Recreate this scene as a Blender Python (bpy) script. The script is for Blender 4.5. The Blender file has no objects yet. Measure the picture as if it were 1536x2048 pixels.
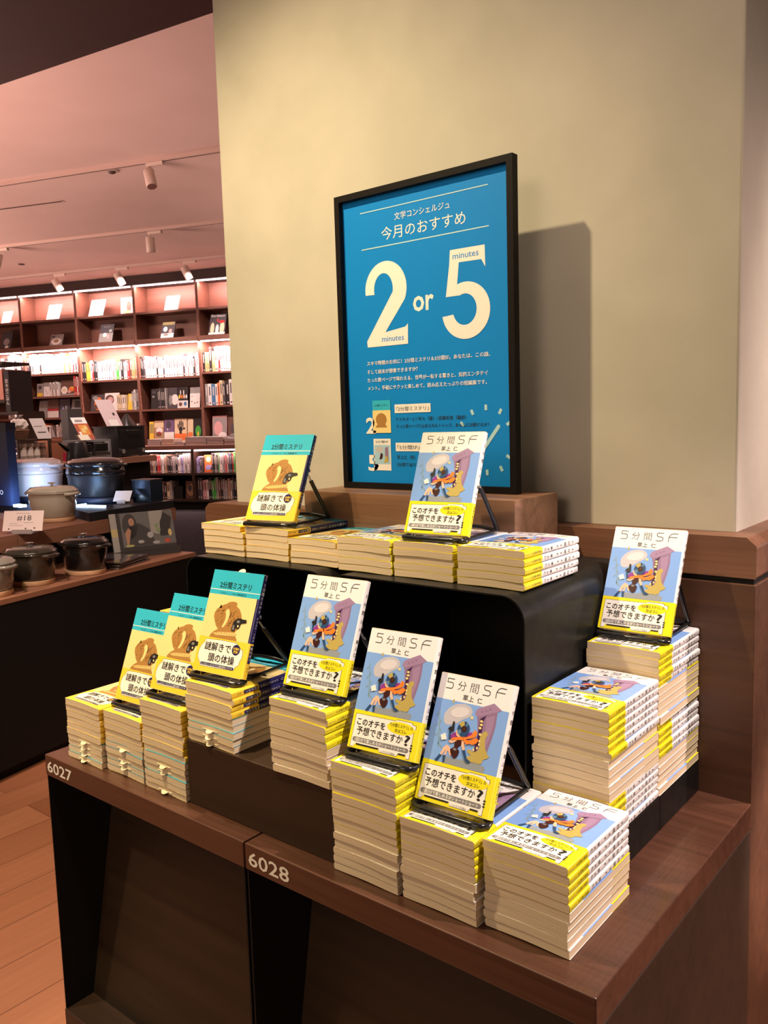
import bpy, bmesh, math, random
from mathutils import Vector, Matrix
random.seed(7)
sc = bpy.context.scene
COL = sc.collection
Z0 = 0.65            # height of the display table top above the floor; everything below is measured from the table top
rad = math.radians

# ------------------------------------------------------------------ camera, world, lights, exposure
cd = bpy.data.cameras.new('camera'); cam = bpy.data.objects.new('camera', cd); COL.objects.link(cam); sc.camera = cam
CAM = Vector((1.39475, -0.72116, 0.58051))
yaw, pitch, roll = rad(-39.45446), rad(-6.50173), rad(-1.74038)
fw = Vector((math.sin(yaw)*math.cos(pitch), math.cos(yaw)*math.cos(pitch), math.sin(pitch)))
rt0 = Vector((math.cos(yaw), -math.sin(yaw), 0)); up0 = rt0.cross(fw)
rt = rt0*math.cos(roll) + up0*math.sin(roll); up = -rt0*math.sin(roll) + up0*math.cos(roll)
M = Matrix((rt, up, -fw)).transposed().to_4x4(); M.translation = CAM + Vector((0, 0, Z0)); cam.matrix_world = M
cd.sensor_fit = 'VERTICAL'; cd.sensor_height = 24.0; cd.lens = 1680.494/2048*24.0; cd.clip_start = 0.02; cd.clip_end = 60

w = bpy.data.worlds.new('world'); sc.world = w; w.use_nodes = True
bgn = w.node_tree.nodes['Background']; bgn.inputs[0].default_value = (1.0, 0.66, 0.48, 1); bgn.inputs[1].default_value = 0.14

def light(kind, loc, target, power, color, **kw):
    ld = bpy.data.lights.new(kind.lower() + '_light', kind); ld.energy = power; ld.color = color
    for k, v in kw.items(): setattr(ld, k, v)
    o = bpy.data.objects.new(kind.lower() + '_light', ld); COL.objects.link(o)
    p = Vector(loc) + Vector((0, 0, Z0)); t = Vector(target) + Vector((0, 0, Z0))
    o.matrix_world = Matrix.Translation(p) @ (t - p).to_track_quat('-Z', 'Y').to_matrix().to_4x4()
    return o
WARM = (1.0, 0.79, 0.46); WHITE = (1.0, 0.83, 0.68); PINK = (1.0, 0.72, 0.64)
# track spots over the display table: warm left one, steep white right one, and a soft fill lamp added behind the camera
light('SPOT', (0.15, -0.36, 1.80), (0.10, 0.31, 0.29), 132, WARM, spot_size=rad(104), spot_blend=1.0, shadow_soft_size=0.022)
light('SPOT', (1.72, 0.27, 1.84), (0.90, 0.14, 0.05), 200, (1.0, 0.84, 0.76), spot_size=rad(33), spot_blend=0.45, shadow_soft_size=0.028)
light('SPOT', (1.3, -3.5, 1.75), (0.5, 0.4, 0.5), 200, (1.0, 0.76, 0.56), spot_size=rad(75), spot_blend=0.8, shadow_soft_size=0.7)
light('SPOT', (-0.22, 0.10, 1.85), (0.16, 0.10, 0.05), 95, (1.0, 0.80, 0.56), spot_size=rad(30), spot_blend=0.8, shadow_soft_size=0.025)
light('SPOT', (-0.10, -0.80, 1.80), (0.26, 0.16, 0.22), 62, (1.0, 0.78, 0.46), spot_size=rad(30), spot_blend=0.8, shadow_soft_size=0.03)  # extra spot added to brighten the fronts of the left stacks
light('SPOT', (1.40, 0.80, 1.85), (1.05, 0.95, -0.1), 110, (1.0, 0.80, 0.68), spot_size=rad(36), spot_blend=0.7, shadow_soft_size=0.04)  # unseen lamp added to brighten the pillar's right face
light('SPOT', (2.3, 1.05, -0.05), (1.05, 0.74, -0.12), 110, (1.0, 0.66, 0.48), spot_size=rad(20), spot_blend=0.25, shadow_soft_size=0.05)  # low lamp added in place of floor bounce on the pillar base
# pillar's right side, wooden floor and aisle
light('SPOT', (2.6, 1.6, 0.75), (1.04, 0.85, 0.15), 130, PINK, spot_size=rad(70), spot_blend=0.9, shadow_soft_size=0.05)
light('SPOT', (1.9, -1.5, 1.85), (0.84, 0.57, 1.16), 60, (1.0, 0.80, 0.60), spot_size=rad(32), spot_blend=0.9, shadow_soft_size=0.05)  # added lamp that lifts the poster's shadow on the pillar front
light('SPOT', (-0.9, -1.3, 1.85), (-1.0, 0.2, -0.65), 200, (1.0, 0.74, 0.56), spot_size=rad(62), spot_blend=0.8, shadow_soft_size=0.05)
# track spots over the cookware and the appliances
light('SPOT', (-0.75, -0.15, 1.85), (-1.72, 1.2, 0.05), 170, (1.0, 0.78, 0.66), spot_size=rad(52), spot_blend=0.7, shadow_soft_size=0.04)
light('SPOT', (-2.4, 1.5, 2.55), (-3.3, 2.5, 0.4), 260, (1.0, 0.80, 0.74), spot_size=rad(55), spot_blend=0.7, shadow_soft_size=0.04)
# spots of the rear rail, aimed at the bookcase
for p_, q_ in (((-9.4, 5.6, 2.55), (-10.2, 6.6, 0.9)), ((-8.5, 5.95, 2.55), (-9.2, 7.0, 0.9)), ((-7.5, 6.3, 2.55), (-8.2, 7.3, 0.9)), ((-6.5, 6.7, 2.55), (-7.4, 7.6, 0.7))):
    light('SPOT', p_, q_, 100, (1.0, 0.76, 0.70), spot_size=rad(85), spot_blend=0.7, shadow_soft_size=0.04)
# unseen upward spots added to brighten the shop ceiling
for p_, e_ in (((-9.5, 1.2, 0.9), 800), ((-3.0, 7.0, 0.9), 800), ((-4.6, 0.6, 0.6), 380)):
    light('SPOT', p_, (p_[0]+0.3, p_[1]+0.4, 2.7), e_, (1.0, 0.64, 0.54), spot_size=rad(165), spot_blend=0.6, shadow_soft_size=0.9)

sc.view_settings.view_transform = 'Standard'; sc.view_settings.look = 'None'
sc.view_settings.exposure = 0.0; sc.view_settings.gamma = 1.0; sc.view_settings.use_curve_mapping = False

# ------------------------------------------------------------------ materials
MATS = {}
def srgb(r, g, b):
    f = lambda c: (c/255/12.92 if c/255 <= 0.04045 else ((c/255+0.055)/1.055)**2.4)
    return (f(r), f(g), f(b), 1)
def mat(name, col, rough=0.5, metal=0.0, spec=0.5, emit=None, estr=0.0, alpha=None, trans=0.0, coat=0.0):
    if name in MATS: return MATS[name]
    m = bpy.data.materials.new(name); m.use_nodes = True; b = m.node_tree.nodes['Principled BSDF']
    b.inputs['Base Color'].default_value = col; b.inputs['Roughness'].default_value = rough
    b.inputs['Metallic'].default_value = metal; b.inputs['Specular IOR Level'].default_value = spec
    b.inputs['Transmission Weight'].default_value = trans; b.inputs['Coat Weight'].default_value = coat
    if emit: b.inputs['Emission Color'].default_value = emit; b.inputs['Emission Strength'].default_value = estr
    MATS[name] = m; return m
def nodes(m): return m.node_tree.nodes, m.node_tree.links, m.node_tree.nodes['Principled BSDF']
def wood(name, c1, c2, axis='x', rough=0.45, scale=1.0, c3=None, bump=0.15, coat=0.0):
    m = mat(name, c1, rough, coat=coat); N, L, b = nodes(m)
    tc = N.new('ShaderNodeTexCoord'); mp = N.new('ShaderNodeMapping'); L.new(tc.outputs['Object'], mp.inputs[0])
    s = {'x': (2.2, 60, 60), 'y': (60, 2.2, 60), 'z': (60, 60, 2.2)}[axis]
    mp.inputs['Scale'].default_value = [k*scale for k in s]
    n1 = N.new('ShaderNodeTexNoise'); n1.inputs['Scale'].default_value = 1.0; n1.inputs['Detail'].default_value = 5; n1.inputs['Roughness'].default_value = 0.65
    n1.inputs['Distortion'].default_value = 0.6
    L.new(mp.outputs[0], n1.inputs['Vector'])
    mp2 = N.new('ShaderNodeMapping'); L.new(tc.outputs['Object'], mp2.inputs[0]); mp2.inputs['Scale'].default_value = [k*scale*0.16 for k in s]
    n2 = N.new('ShaderNodeTexNoise'); n2.inputs['Scale'].default_value = 1.0; n2.inputs['Detail'].default_value = 3; L.new(mp2.outputs[0], n2.inputs['Vector'])
    mx = N.new('ShaderNodeMath'); mx.operation = 'ADD'; L.new(n1.outputs[0], mx.inputs[0]); L.new(n2.outputs[0], mx.inputs[1])
    cr = N.new('ShaderNodeValToRGB'); cr.color_ramp.elements[0].position = 0.33; cr.color_ramp.elements[1].position = 0.66
    cr.color_ramp.elements[0].color = c1; cr.color_ramp.elements[1].color = c2
    hf = N.new('ShaderNodeMath'); hf.operation = 'MULTIPLY'; hf.inputs[1].default_value = 0.5; L.new(mx.outputs[0], hf.inputs[0])
    L.new(hf.outputs[0], cr.inputs[0]); L.new(cr.outputs[0], b.inputs['Base Color'])
    bp = N.new('ShaderNodeBump'); bp.inputs['Strength'].default_value = bump; bp.inputs['Distance'].default_value = 0.002
    L.new(n1.outputs[0], bp.inputs['Height']); L.new(bp.outputs[0], b.inputs['Normal'])
    return m
def noisy(name, c1, c2, scale=6, rough=0.6, bump=0.1, dist=0.002, detail=5, stretch=(1, 1, 1)):
    m = mat(name, c1, rough); N, L, b = nodes(m)
    tc = N.new('ShaderNodeTexCoord'); mp = N.new('ShaderNodeMapping'); L.new(tc.outputs['Object'], mp.inputs[0]); mp.inputs['Scale'].default_value = stretch
    n1 = N.new('ShaderNodeTexNoise'); n1.inputs['Scale'].default_value = scale; n1.inputs['Detail'].default_value = detail; L.new(mp.outputs[0], n1.inputs['Vector'])
    cr = N.new('ShaderNodeValToRGB'); cr.color_ramp.elements[0].position = 0.35; cr.color_ramp.elements[1].position = 0.65
    cr.color_ramp.elements[0].color = c1; cr.color_ramp.elements[1].color = c2
    if name == 'black_powder_steel': b.inputs['Specular IOR Level'].default_value = 0.13
    L.new(n1.outputs[0], cr.inputs[0]); L.new(cr.outputs[0], b.inputs['Base Color'])
    n2 = N.new('ShaderNodeTexNoise'); n2.inputs['Scale'].default_value = scale*14; n2.inputs['Detail'].default_value = 4; L.new(mp.outputs[0], n2.inputs['Vector'])
    bp = N.new('ShaderNodeBump'); bp.inputs['Strength'].default_value = bump; bp.inputs['Distance'].default_value = dist
    L.new(n2.outputs[0], bp.inputs['Height']); L.new(bp.outputs[0], b.inputs['Normal'])
    return m
def paper_edges(name, c1, c2):
    m = mat(name, c1, 0.85, spec=0.15); N, L, b = nodes(m)
    tc = N.new('ShaderNodeTexCoord'); mp = N.new('ShaderNodeMapping'); L.new(tc.outputs['Object'], mp.inputs[0]); mp.inputs['Scale'].default_value = (12, 12, 2600)
    n1 = N.new('ShaderNodeTexNoise'); n1.inputs['Scale'].default_value = 1.0; n1.inputs['Detail'].default_value = 2; L.new(mp.outputs[0], n1.inputs['Vector'])
    cr = N.new('ShaderNodeValToRGB'); cr.color_ramp.elements[0].position = 0.3; cr.color_ramp.elements[1].position = 0.6
    cr.color_ramp.elements[0].color = c1; cr.color_ramp.elements[1].color = c2
    L.new(n1.outputs[0], cr.inputs[0]); L.new(cr.outputs[0], b.inputs['Base Color'])
    return m
def planks(name, cols, pw, ang, rough=0.4):
    m = mat(name, cols[0], rough); N, L, b = nodes(m)
    tc = N.new('ShaderNodeTexCoord'); mp = N.new('ShaderNodeMapping'); L.new(tc.outputs['Object'], mp.inputs[0]); mp.inputs['Rotation'].default_value = (0, 0, ang)
    br = N.new('ShaderNodeTexBrick'); L.new(mp.outputs[0], br.inputs['Vector']); br.inputs['Scale'].default_value = 1.0
    br.inputs['Brick Width'].default_value = 1.1; br.inputs['Row Height'].default_value = pw; br.inputs['Mortar Size'].default_value = 0.0012
    br.inputs['Color1'].default_value = cols[0]; br.inputs['Color2'].default_value = cols[1]; br.inputs['Mortar'].default_value = cols[2]
    mp2 = N.new('ShaderNodeMapping'); L.new(mp.outputs[0], mp2.inputs[0]); mp2.inputs['Scale'].default_value = (3, 60, 1)
    n1 = N.new('ShaderNodeTexNoise'); n1.inputs['Scale'].default_value = 1; n1.inputs['Detail'].default_value = 5; L.new(mp2.outputs[0], n1.inputs['Vector'])
    mx = N.new('ShaderNodeMixRGB'); mx.blend_type = 'MULTIPLY'; mx.inputs[0].default_value = 0.55
    cr = N.new('ShaderNodeValToRGB'); cr.color_ramp.elements[0].color = (0.55, 0.5, 0.48, 1); cr.color_ramp.elements[1].color = (1.1, 1.1, 1.1, 1)
    L.new(n1.outputs[0], cr.inputs[0]); L.new(br.outputs[0], mx.inputs[1]); L.new(cr.outputs[0], mx.inputs[2]); L.new(mx.outputs[0], b.inputs['Base Color'])
    return m

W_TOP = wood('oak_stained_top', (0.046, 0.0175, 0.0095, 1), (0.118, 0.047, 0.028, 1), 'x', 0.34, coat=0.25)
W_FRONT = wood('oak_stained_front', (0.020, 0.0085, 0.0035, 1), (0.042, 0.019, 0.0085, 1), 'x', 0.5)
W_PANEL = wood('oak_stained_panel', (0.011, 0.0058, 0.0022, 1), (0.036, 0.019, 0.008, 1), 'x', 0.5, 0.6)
W_CAP = wood('oak_pillar_cap', (0.105, 0.043, 0.022, 1), (0.205, 0.092, 0.050, 1), 'x', 0.45)
W_BASE = wood('oak_pillar_base', (0.050, 0.0175, 0.008, 1), (0.100, 0.039, 0.018, 1), 'x', 0.45, 0.8)
W_PLINTH = wood('walnut_plinth', (0.125, 0.060, 0.033, 1), (0.32, 0.165, 0.095, 1), 'x', 0.45, 0.7)
W_SHELF = wood('bookcase_wood', (0.12, 0.045, 0.030, 1), (0.20, 0.085, 0.055, 1), 'x', 0.5, 0.4)
W_TRIV = wood('trivet_wood', (0.50, 0.28, 0.14, 1), (0.68, 0.42, 0.25, 1), 'x', 0.5)
PLASTER = noisy('pillar_plaster', (0.47, 0.44, 0.365, 1), (0.61, 0.56, 0.475, 1), 2.6, 0.75, 0.22, 0.003, 6)
BLACKM = noisy('black_powder_steel', (0.008, 0.008, 0.008, 1), (0.012, 0.0115, 0.011, 1), 60, 0.32, 0.05, 0.0005)
BLACKPANEL = mat('black_panel', (0.008, 0.007, 0.007, 1), 0.6, spec=0.2)
RUBBER = mat('black_rubber_tube', (0.010, 0.010, 0.011, 1), 0.22)
STEEL = mat('steel_wire', (0.55, 0.55, 0.55, 1), 0.3, 0.9)
FRAMEB = mat('poster_frame_black', (0.008, 0.006, 0.006, 1), 0.55, spec=0.15)
PAGES = paper_edges('page_edges', (0.60, 0.47, 0.31, 1), (0.78, 0.63, 0.44, 1))
C_WHITE = mat('cover_white', (0.84, 0.81, 0.80, 1), 0.28, coat=0.3)
C_BLUE = mat('cover_sky_blue', (0.22, 0.40, 0.80, 1), 0.28, coat=0.3)
C_YELLOW = mat('band_yellow', (0.86, 0.74, 0.015, 1), 0.3, coat=0.2)
C_TEAL = mat('cover_teal', (0.035, 0.46, 0.66, 1), 0.3, coat=0.3)
C_CREAM = mat('cover_cream', (0.85, 0.67, 0.29, 1), 0.3, coat=0.3)
C_NAVY = mat('cover_navy', (0.018, 0.016, 0.09, 1), 0.3, coat=0.3)
C_AMBER = mat('band_amber', (0.90, 0.60, 0.045, 1), 0.32, coat=0.2)
C_INK = mat('ink_black', (0.018, 0.015, 0.015, 1), 0.4)
C_PLAQ = mat('plaque_white', (0.86, 0.82, 0.76, 1), 0.35)
C_GREY = mat('print_grey', (0.20, 0.19, 0.19, 1), 0.4)
C_BROWN = mat('print_brown', (0.40, 0.20, 0.055, 1), 0.35)
C_BROWN2 = mat('print_dark_brown', (0.06, 0.03, 0.012, 1), 0.35)
C_LTEAL = mat('print_teal_ink', (0.008, 0.05, 0.06, 1), 0.4)
C_LAV = mat('print_cloud_grey', (0.52, 0.50, 0.55, 1), 0.35)
C_PURP = mat('print_mauve', (0.27, 0.165, 0.29, 1), 0.35)
C_PURP2 = mat('print_mauve_light', (0.34, 0.215, 0.36, 1), 0.35)
C_PLUM = mat('print_plum', (0.05, 0.012, 0.06, 1), 0.35)
C_MAG = mat('print_magenta_hair', (0.28, 0.04, 0.26, 1), 0.35)
C_GOLD = mat('print_gold', (0.48, 0.37, 0.10, 1), 0.35)
C_ROCK = mat('print_stone_grey', (0.28, 0.31, 0.34, 1), 0.35)
C_SKIN = mat('print_skin', (0.86, 0.50, 0.34, 1), 0.35)
C_MAROON = mat('print_maroon', (0.045, 0.010, 0.010, 1), 0.35)
C_ORANGE = mat('print_orange', (0.85, 0.22, 0.03, 1), 0.35)
C_SLATE = mat('print_slate_blue', (0.022, 0.068, 0.17, 1), 0.35)
C_PLANT = mat('print_sage', (0.22, 0.34, 0.42, 1), 0.35)
P_BLUE = mat('poster_blue', (0.004, 0.225, 0.66, 1), 0.45, spec=0.3)
P_WHITE = mat('poster_white', (0.86, 0.82, 0.76, 1), 0.45)
P_DARK = mat('poster_dark_ink', (0.012, 0.045, 0.085, 1), 0.5)
P_PALE = mat('poster_pale_blue', (0.42, 0.68, 0.74, 1), 0.5)
LETTER = mat('number_lettering_white', (0.80, 0.76, 0.70, 1), 0.5)

# ------------------------------------------------------------------ mesh helpers
def text_geo(s, bold=0.0, cache={}):
    k = (s, bold)
    if k not in cache:
        cu = bpy.data.curves.new('tmp', 'FONT'); cu.body = s; cu.size = 1; cu.resolution_u = 2; cu.offset = bold
        o = bpy.data.objects.new('tmp', cu); COL.objects.link(o)
        dg = bpy.context.evaluated_depsgraph_get(); me = bpy.data.meshes.new_from_object(o.evaluated_get(dg))
        vs = [tuple(v.co) for v in me.vertices]; fs = [tuple(p.vertices) for p in me.polygons]
        bpy.data.objects.remove(o); bpy.data.curves.remove(cu); bpy.data.meshes.remove(me)
        cache[k] = (vs, fs)
    return cache[k]
class MB:
    def __init__(s): s.v = []; s.f = []; s.fm = []; s.sm = []; s.mats = []
    def mi(s, m):
        if m not in s.mats: s.mats.append(m)
        return s.mats.index(m)
    def add(s, vs, fs, m, smooth=False):
        n = len(s.v); i = s.mi(m); s.v += [tuple(v) for v in vs]
        for f in fs: s.f.append(tuple(n+k for k in f)); s.fm.append(i); s.sm.append(smooth)
        return s
    def box(s, x0, x1, y0, y1, z0, z1, m):
        vs = [(x, y, z) for z in (z0, z1) for y in (y0, y1) for x in (x0, x1)]
        return s.add(vs, [(0, 2, 3, 1), (4, 5, 7, 6), (0, 1, 5, 4), (2, 6, 7, 3), (0, 4, 6, 2), (1, 3, 7, 5)], m)
    def obox(s, o, a, b, c, m):      # box from corner o with edge vectors a, b, c
        o, a, b, c = map(Vector, (o, a, b, c))
        vs = [o+i*a+j*b+k*c for k in (0, 1) for j in (0, 1) for i in (0, 1)]
        return s.add(vs, [(0, 2, 3, 1), (4, 5, 7, 6), (0, 1, 5, 4), (2, 6, 7, 3), (0, 4, 6, 2), (1, 3, 7, 5)], m)
    def poly(s, pts, m): return s.add(pts, [tuple(range(len(pts)))], m)
    def prism(s, pts, ext, m, smooth=False):   # polygon (3d points) extruded by vector ext
        n = len(pts); e = Vector(ext); P = [Vector(p) for p in pts]
        s.add(P+[p+e for p in P], [tuple(range(n))[::-1], tuple(range(n, 2*n))], m)
        s.add(P+[p+e for p in P], [(i, (i+1) % n, n+(i+1) % n, n+i) for i in range(n)], m, smooth)
        return s
    def tube(s, path, r, m, seg=10, cap=True):
        P = [Vector(p) for p in path]; rs = r if isinstance(r, (list, tuple)) else [r]*len(P); vs = []; fs = []
        t0 = (P[1]-P[0]).normalized(); nrm = t0.orthogonal().normalized()
        for i, p in enumerate(P):
            t = ((P[min(i+1, len(P)-1)]-P[max(i-1, 0)])).normalized(); nrm = (nrm - t*nrm.dot(t)).normalized(); bn = t.cross(nrm)
            for k in range(seg):
                a = 2*math.pi*k/seg; vs.append(p+(nrm*math.cos(a)+bn*math.sin(a))*rs[i])
        for i in range(len(P)-1):
            for k in range(seg):
                k2 = (k+1) % seg; fs.append((i*seg+k, i*seg+k2, (i+1)*seg+k2, (i+1)*seg+k))
        s.add(vs, fs, m, True)
        if cap: s.add(vs[:seg], [tuple(range(seg))[::-1]], m); s.add(vs[-seg:], [tuple(range(seg))], m)
        return s
    def lathe(s, prof, m, cx=0, cy=0, sx=1, sy=1, seg=40, rot=0.0):
        vs = []; fs = []; c, sn = math.cos(rot), math.sin(rot)
        for r, z in prof:
            for k in range(seg):
                a = 2*math.pi*k/seg; x, y = r*sx*math.cos(a), r*sy*math.sin(a); vs.append((cx+x*c-y*sn, cy+x*sn+y*c, z))
        for i in range(len(prof)-1):
            for k in range(seg):
                k2 = (k+1) % seg; fs.append((i*seg+k, i*seg+k2, (i+1)*seg+k2, (i+1)*seg+k))
        s.add(vs, fs, m, True)
        s.add(vs[:seg], [tuple(range(seg))[::-1]], m); s.add(vs[-seg:], [tuple(range(seg))], m)
        return s
    def text(s, t, o, xd, yd, m, width=None, size=None, bold=0.0, center=False):
        vs, fs = text_geo(t, bold)
        if not vs: return s
        x0 = min(v[0] for v in vs); x1 = max(v[0] for v in vs)
        sy = size if size else width/(x1-x0); sx = width/(x1-x0) if width else sy
        o, xd, yd = Vector(o), Vector(xd), Vector(yd); off = x0 if not center else (x0+x1)/2
        return s.add([o+xd*((v[0]-off)*sx)+yd*(v[1]*sy) for v in vs], fs, m)
    def cuts(s, xs): s.xs = xs; return s
    def mesh(s, name, hump=None):
        me = bpy.data.meshes.new(name); me.from_pydata(s.v, [], s.f)
        for m in s.mats: me.materials.append(m)
        me.polygons.foreach_set('material_index', s.fm); me.polygons.foreach_set('use_smooth', s.sm)
        if hump:
            W, a = hump; bm = bmesh.new(); bm.from_mesh(me)
            for k in range(1, 10):
                bmesh.ops.bisect_plane(bm, geom=bm.verts[:]+bm.edges[:]+bm.faces[:], plane_co=(-W/2+W*k/10, 0, 0), plane_no=(1, 0, 0))
            for v in bm.verts:
                u = min(1, max(0, v.co.x/W+0.5)); v.co.z += a*0.5*(1-math.cos(2*math.pi*u))
            bm.to_mesh(me); bm.free()
        me.update(); return me
    def build(s, name, parent=None, loc=None, bevel=0.0, hump=None):
        o = bpy.data.objects.new(name, s.mesh(name, hump)); COL.objects.link(o)
        if parent: o.parent = parent
        if loc is not None: o.location = loc if parent else (loc[0], loc[1], loc[2]+Z0)
        elif not parent: o.location = (0, 0, Z0)
        if bevel:
            b = o.modifiers.new('bevel', 'BEVEL'); b.width = bevel; b.segments = 2; b.limit_method = 'ANGLE'; b.angle_limit = rad(40)
        return o
def tag(o, label, cat, group=None):
    o['label'] = label; o['category'] = cat
    if group: o['group'] = group
    return o
def thing(name, loc, label, cat, rz=0.0, group=None):
    o = bpy.data.objects.new(name, None); COL.objects.link(o); o.empty_display_size = 0.05
    o.location = (loc[0], loc[1], loc[2]+Z0); o.rotation_euler = (0, 0, rz)
    return tag(o, label, cat, group)
def put(name, me, parent):
    o = bpy.data.objects.new(name, me); COL.objects.link(o); o.parent = parent; return o
def struct(o): o['kind'] = 'structure'; return o
def dup(root, loc, rot=None, label=None, group=None):
    r = root.copy(); COL.objects.link(r); r.location = (loc[0], loc[1], loc[2]+Z0)
    if rot is not None: r.rotation_euler = rot
    if label: r['label'] = label
    if group: r['group'] = group
    for ch in list(root.children):
        c = ch.copy(); COL.objects.link(c); c.parent = r
        for g in list(ch.children):
            d = g.copy(); COL.objects.link(d); d.parent = c
    return r
ORD = ['', 'top', 'second', 'third', 'fourth', 'fifth', 'sixth', 'seventh', 'eighth', 'ninth', 'tenth', 'eleventh', 'twelfth', 'thirteenth', 'fourteenth', 'fifteenth',
       'sixteenth', 'seventeenth', 'eighteenth', 'nineteenth', 'twentieth', 'twenty-first', 'twenty-second', 'twenty-third', 'twenty-fourth', 'twenty-fifth', 'twenty-sixth',
       'twenty-seventh', 'twenty-eighth', 'twenty-ninth', 'thirtieth', 'thirty-first', 'thirty-second', 'thirty-third', 'thirty-fourth', 'thirty-fifth', 'thirty-sixth', 'thirty-seventh', 'thirty-eighth', 'thirty-ninth', 'fortieth']

# ------------------------------------------------------------------ setting
FLOOR = planks('floor_planks', [(0.30, 0.115, 0.056, 1), (0.46, 0.20, 0.11, 1), (0.16, 0.06, 0.03, 1)], 0.15, rad(90))
CARPET = noisy('floor_carpet', (0.012, 0.011, 0.012, 1), (0.025, 0.023, 0.025, 1), 5, 0.95, 0.6, 0.01, 6, (3, 22, 3)); CARPET.node_tree.nodes['Principled BSDF'].inputs['Specular IOR Level'].default_value = 0.08
CEIL = noisy('ceiling_light_tint', (0.70, 0.50, 0.44, 1), (0.74, 0.54, 0.48, 1), 1.5, 0.8, 0.02)  # pink of the reddish shelf light is put into this colour
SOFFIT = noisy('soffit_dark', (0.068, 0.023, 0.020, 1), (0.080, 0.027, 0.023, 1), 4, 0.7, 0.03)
struct(MB().box(-9, 4.5, -3.2, 1.75, -0.70, -0.65, FLOOR).build('floor'))
struct(MB().box(-16, 4.5, 1.75, 14, -0.70, -0.652, CARPET).build('floor_back'))
CZ = 2.70
struct(MB().box(-16, 4.5, 0.2, 14, CZ, CZ+0.08, CEIL).build('ceiling'))
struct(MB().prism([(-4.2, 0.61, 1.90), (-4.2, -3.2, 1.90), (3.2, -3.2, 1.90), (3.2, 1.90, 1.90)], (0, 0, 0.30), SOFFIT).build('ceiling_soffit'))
# pillar: plaster shaft on an oak-clad base with a bevelled cap
struct(MB().box(-0.112, 1.0118, 0.570, 1.70, 0.380, 2.70, PLASTER).build('wall_pillar', bevel=0.004))
capm = MB()
x0, x1, y0, y1, zb, zt, ch = -0.165, 1.0548, 0.519, 1.75, 0.334, 0.393, 0.014
capm.prism([(x0, y0, zb), (x1, y0, zb), (x1, y0, zt-0.012), (x1-ch, y0, zt), (x0+ch, y0, zt), (x0, y0, zt-0.012)], (0, y1-y0, 0), W_CAP)
struct(capm.build('trim_1', bevel=0.003))
struct(MB().box(x0+0.004, x1-0.004, y0+0.004, y1-0.004, 0.3255, zb, BLACKPANEL).build('trim_2'))
struct(MB().box(x0, x1-0.0005, y0, y1, -0.65, 0.3255, W_BASE).build('trim_3', bevel=0.0015))

# ------------------------------------------------------------------ numbered display table units
def table_unit(x0, x1, number, tx, tw, label, right_side):
    t = thing('display_table', ((x0+x1)/2, 0.25, -0.65), label, 'table', group='display tables joined side by side')
    off = Vector(((x0+x1)/2, 0.25, -0.65))
    def P(mb, name, bevel=0.0012, par=None): return mb.build(name, par or t, loc=-off if par is None else None, bevel=bevel)
    top = P(MB().box(x0, x1, 0, 0.519, -0.038, 0, W_TOP), 'tabletop', 0.0015)
    P(MB().text(number, (tx, -0.0004, -0.0295), (1, 0, 0), (0, 0, 1), LETTER, width=tw, size=0.0285, bold=0.012), 'number_lettering', 0)
    P(MB().box(x0+0.001, x0+0.0035, 0.002, 0.517, -0.490, -0.038, BLACKPANEL), 'side_plate', 0)
    xr = x1-0.0035
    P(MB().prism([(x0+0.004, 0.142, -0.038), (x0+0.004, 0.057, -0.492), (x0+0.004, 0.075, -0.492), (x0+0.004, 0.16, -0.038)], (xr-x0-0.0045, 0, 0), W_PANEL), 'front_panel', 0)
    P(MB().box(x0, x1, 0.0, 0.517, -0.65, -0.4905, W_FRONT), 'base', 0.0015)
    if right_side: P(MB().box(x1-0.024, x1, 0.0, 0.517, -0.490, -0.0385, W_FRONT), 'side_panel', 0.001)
    else: P(MB().box(x1-0.0035, x1-0.001, 0.002, 0.517, -0.490, -0.038, BLACKPANEL), 'side_plate', 0)
    return t
table_unit(0.0, 0.5295, '6027', 0.0075, 0.0800, 'left stained oak display table unit marked 6027', False)
table_unit(0.5330, 1.0548, '6028', 0.5405, 0.0795, 'right stained oak display table unit marked 6028', True)

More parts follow.
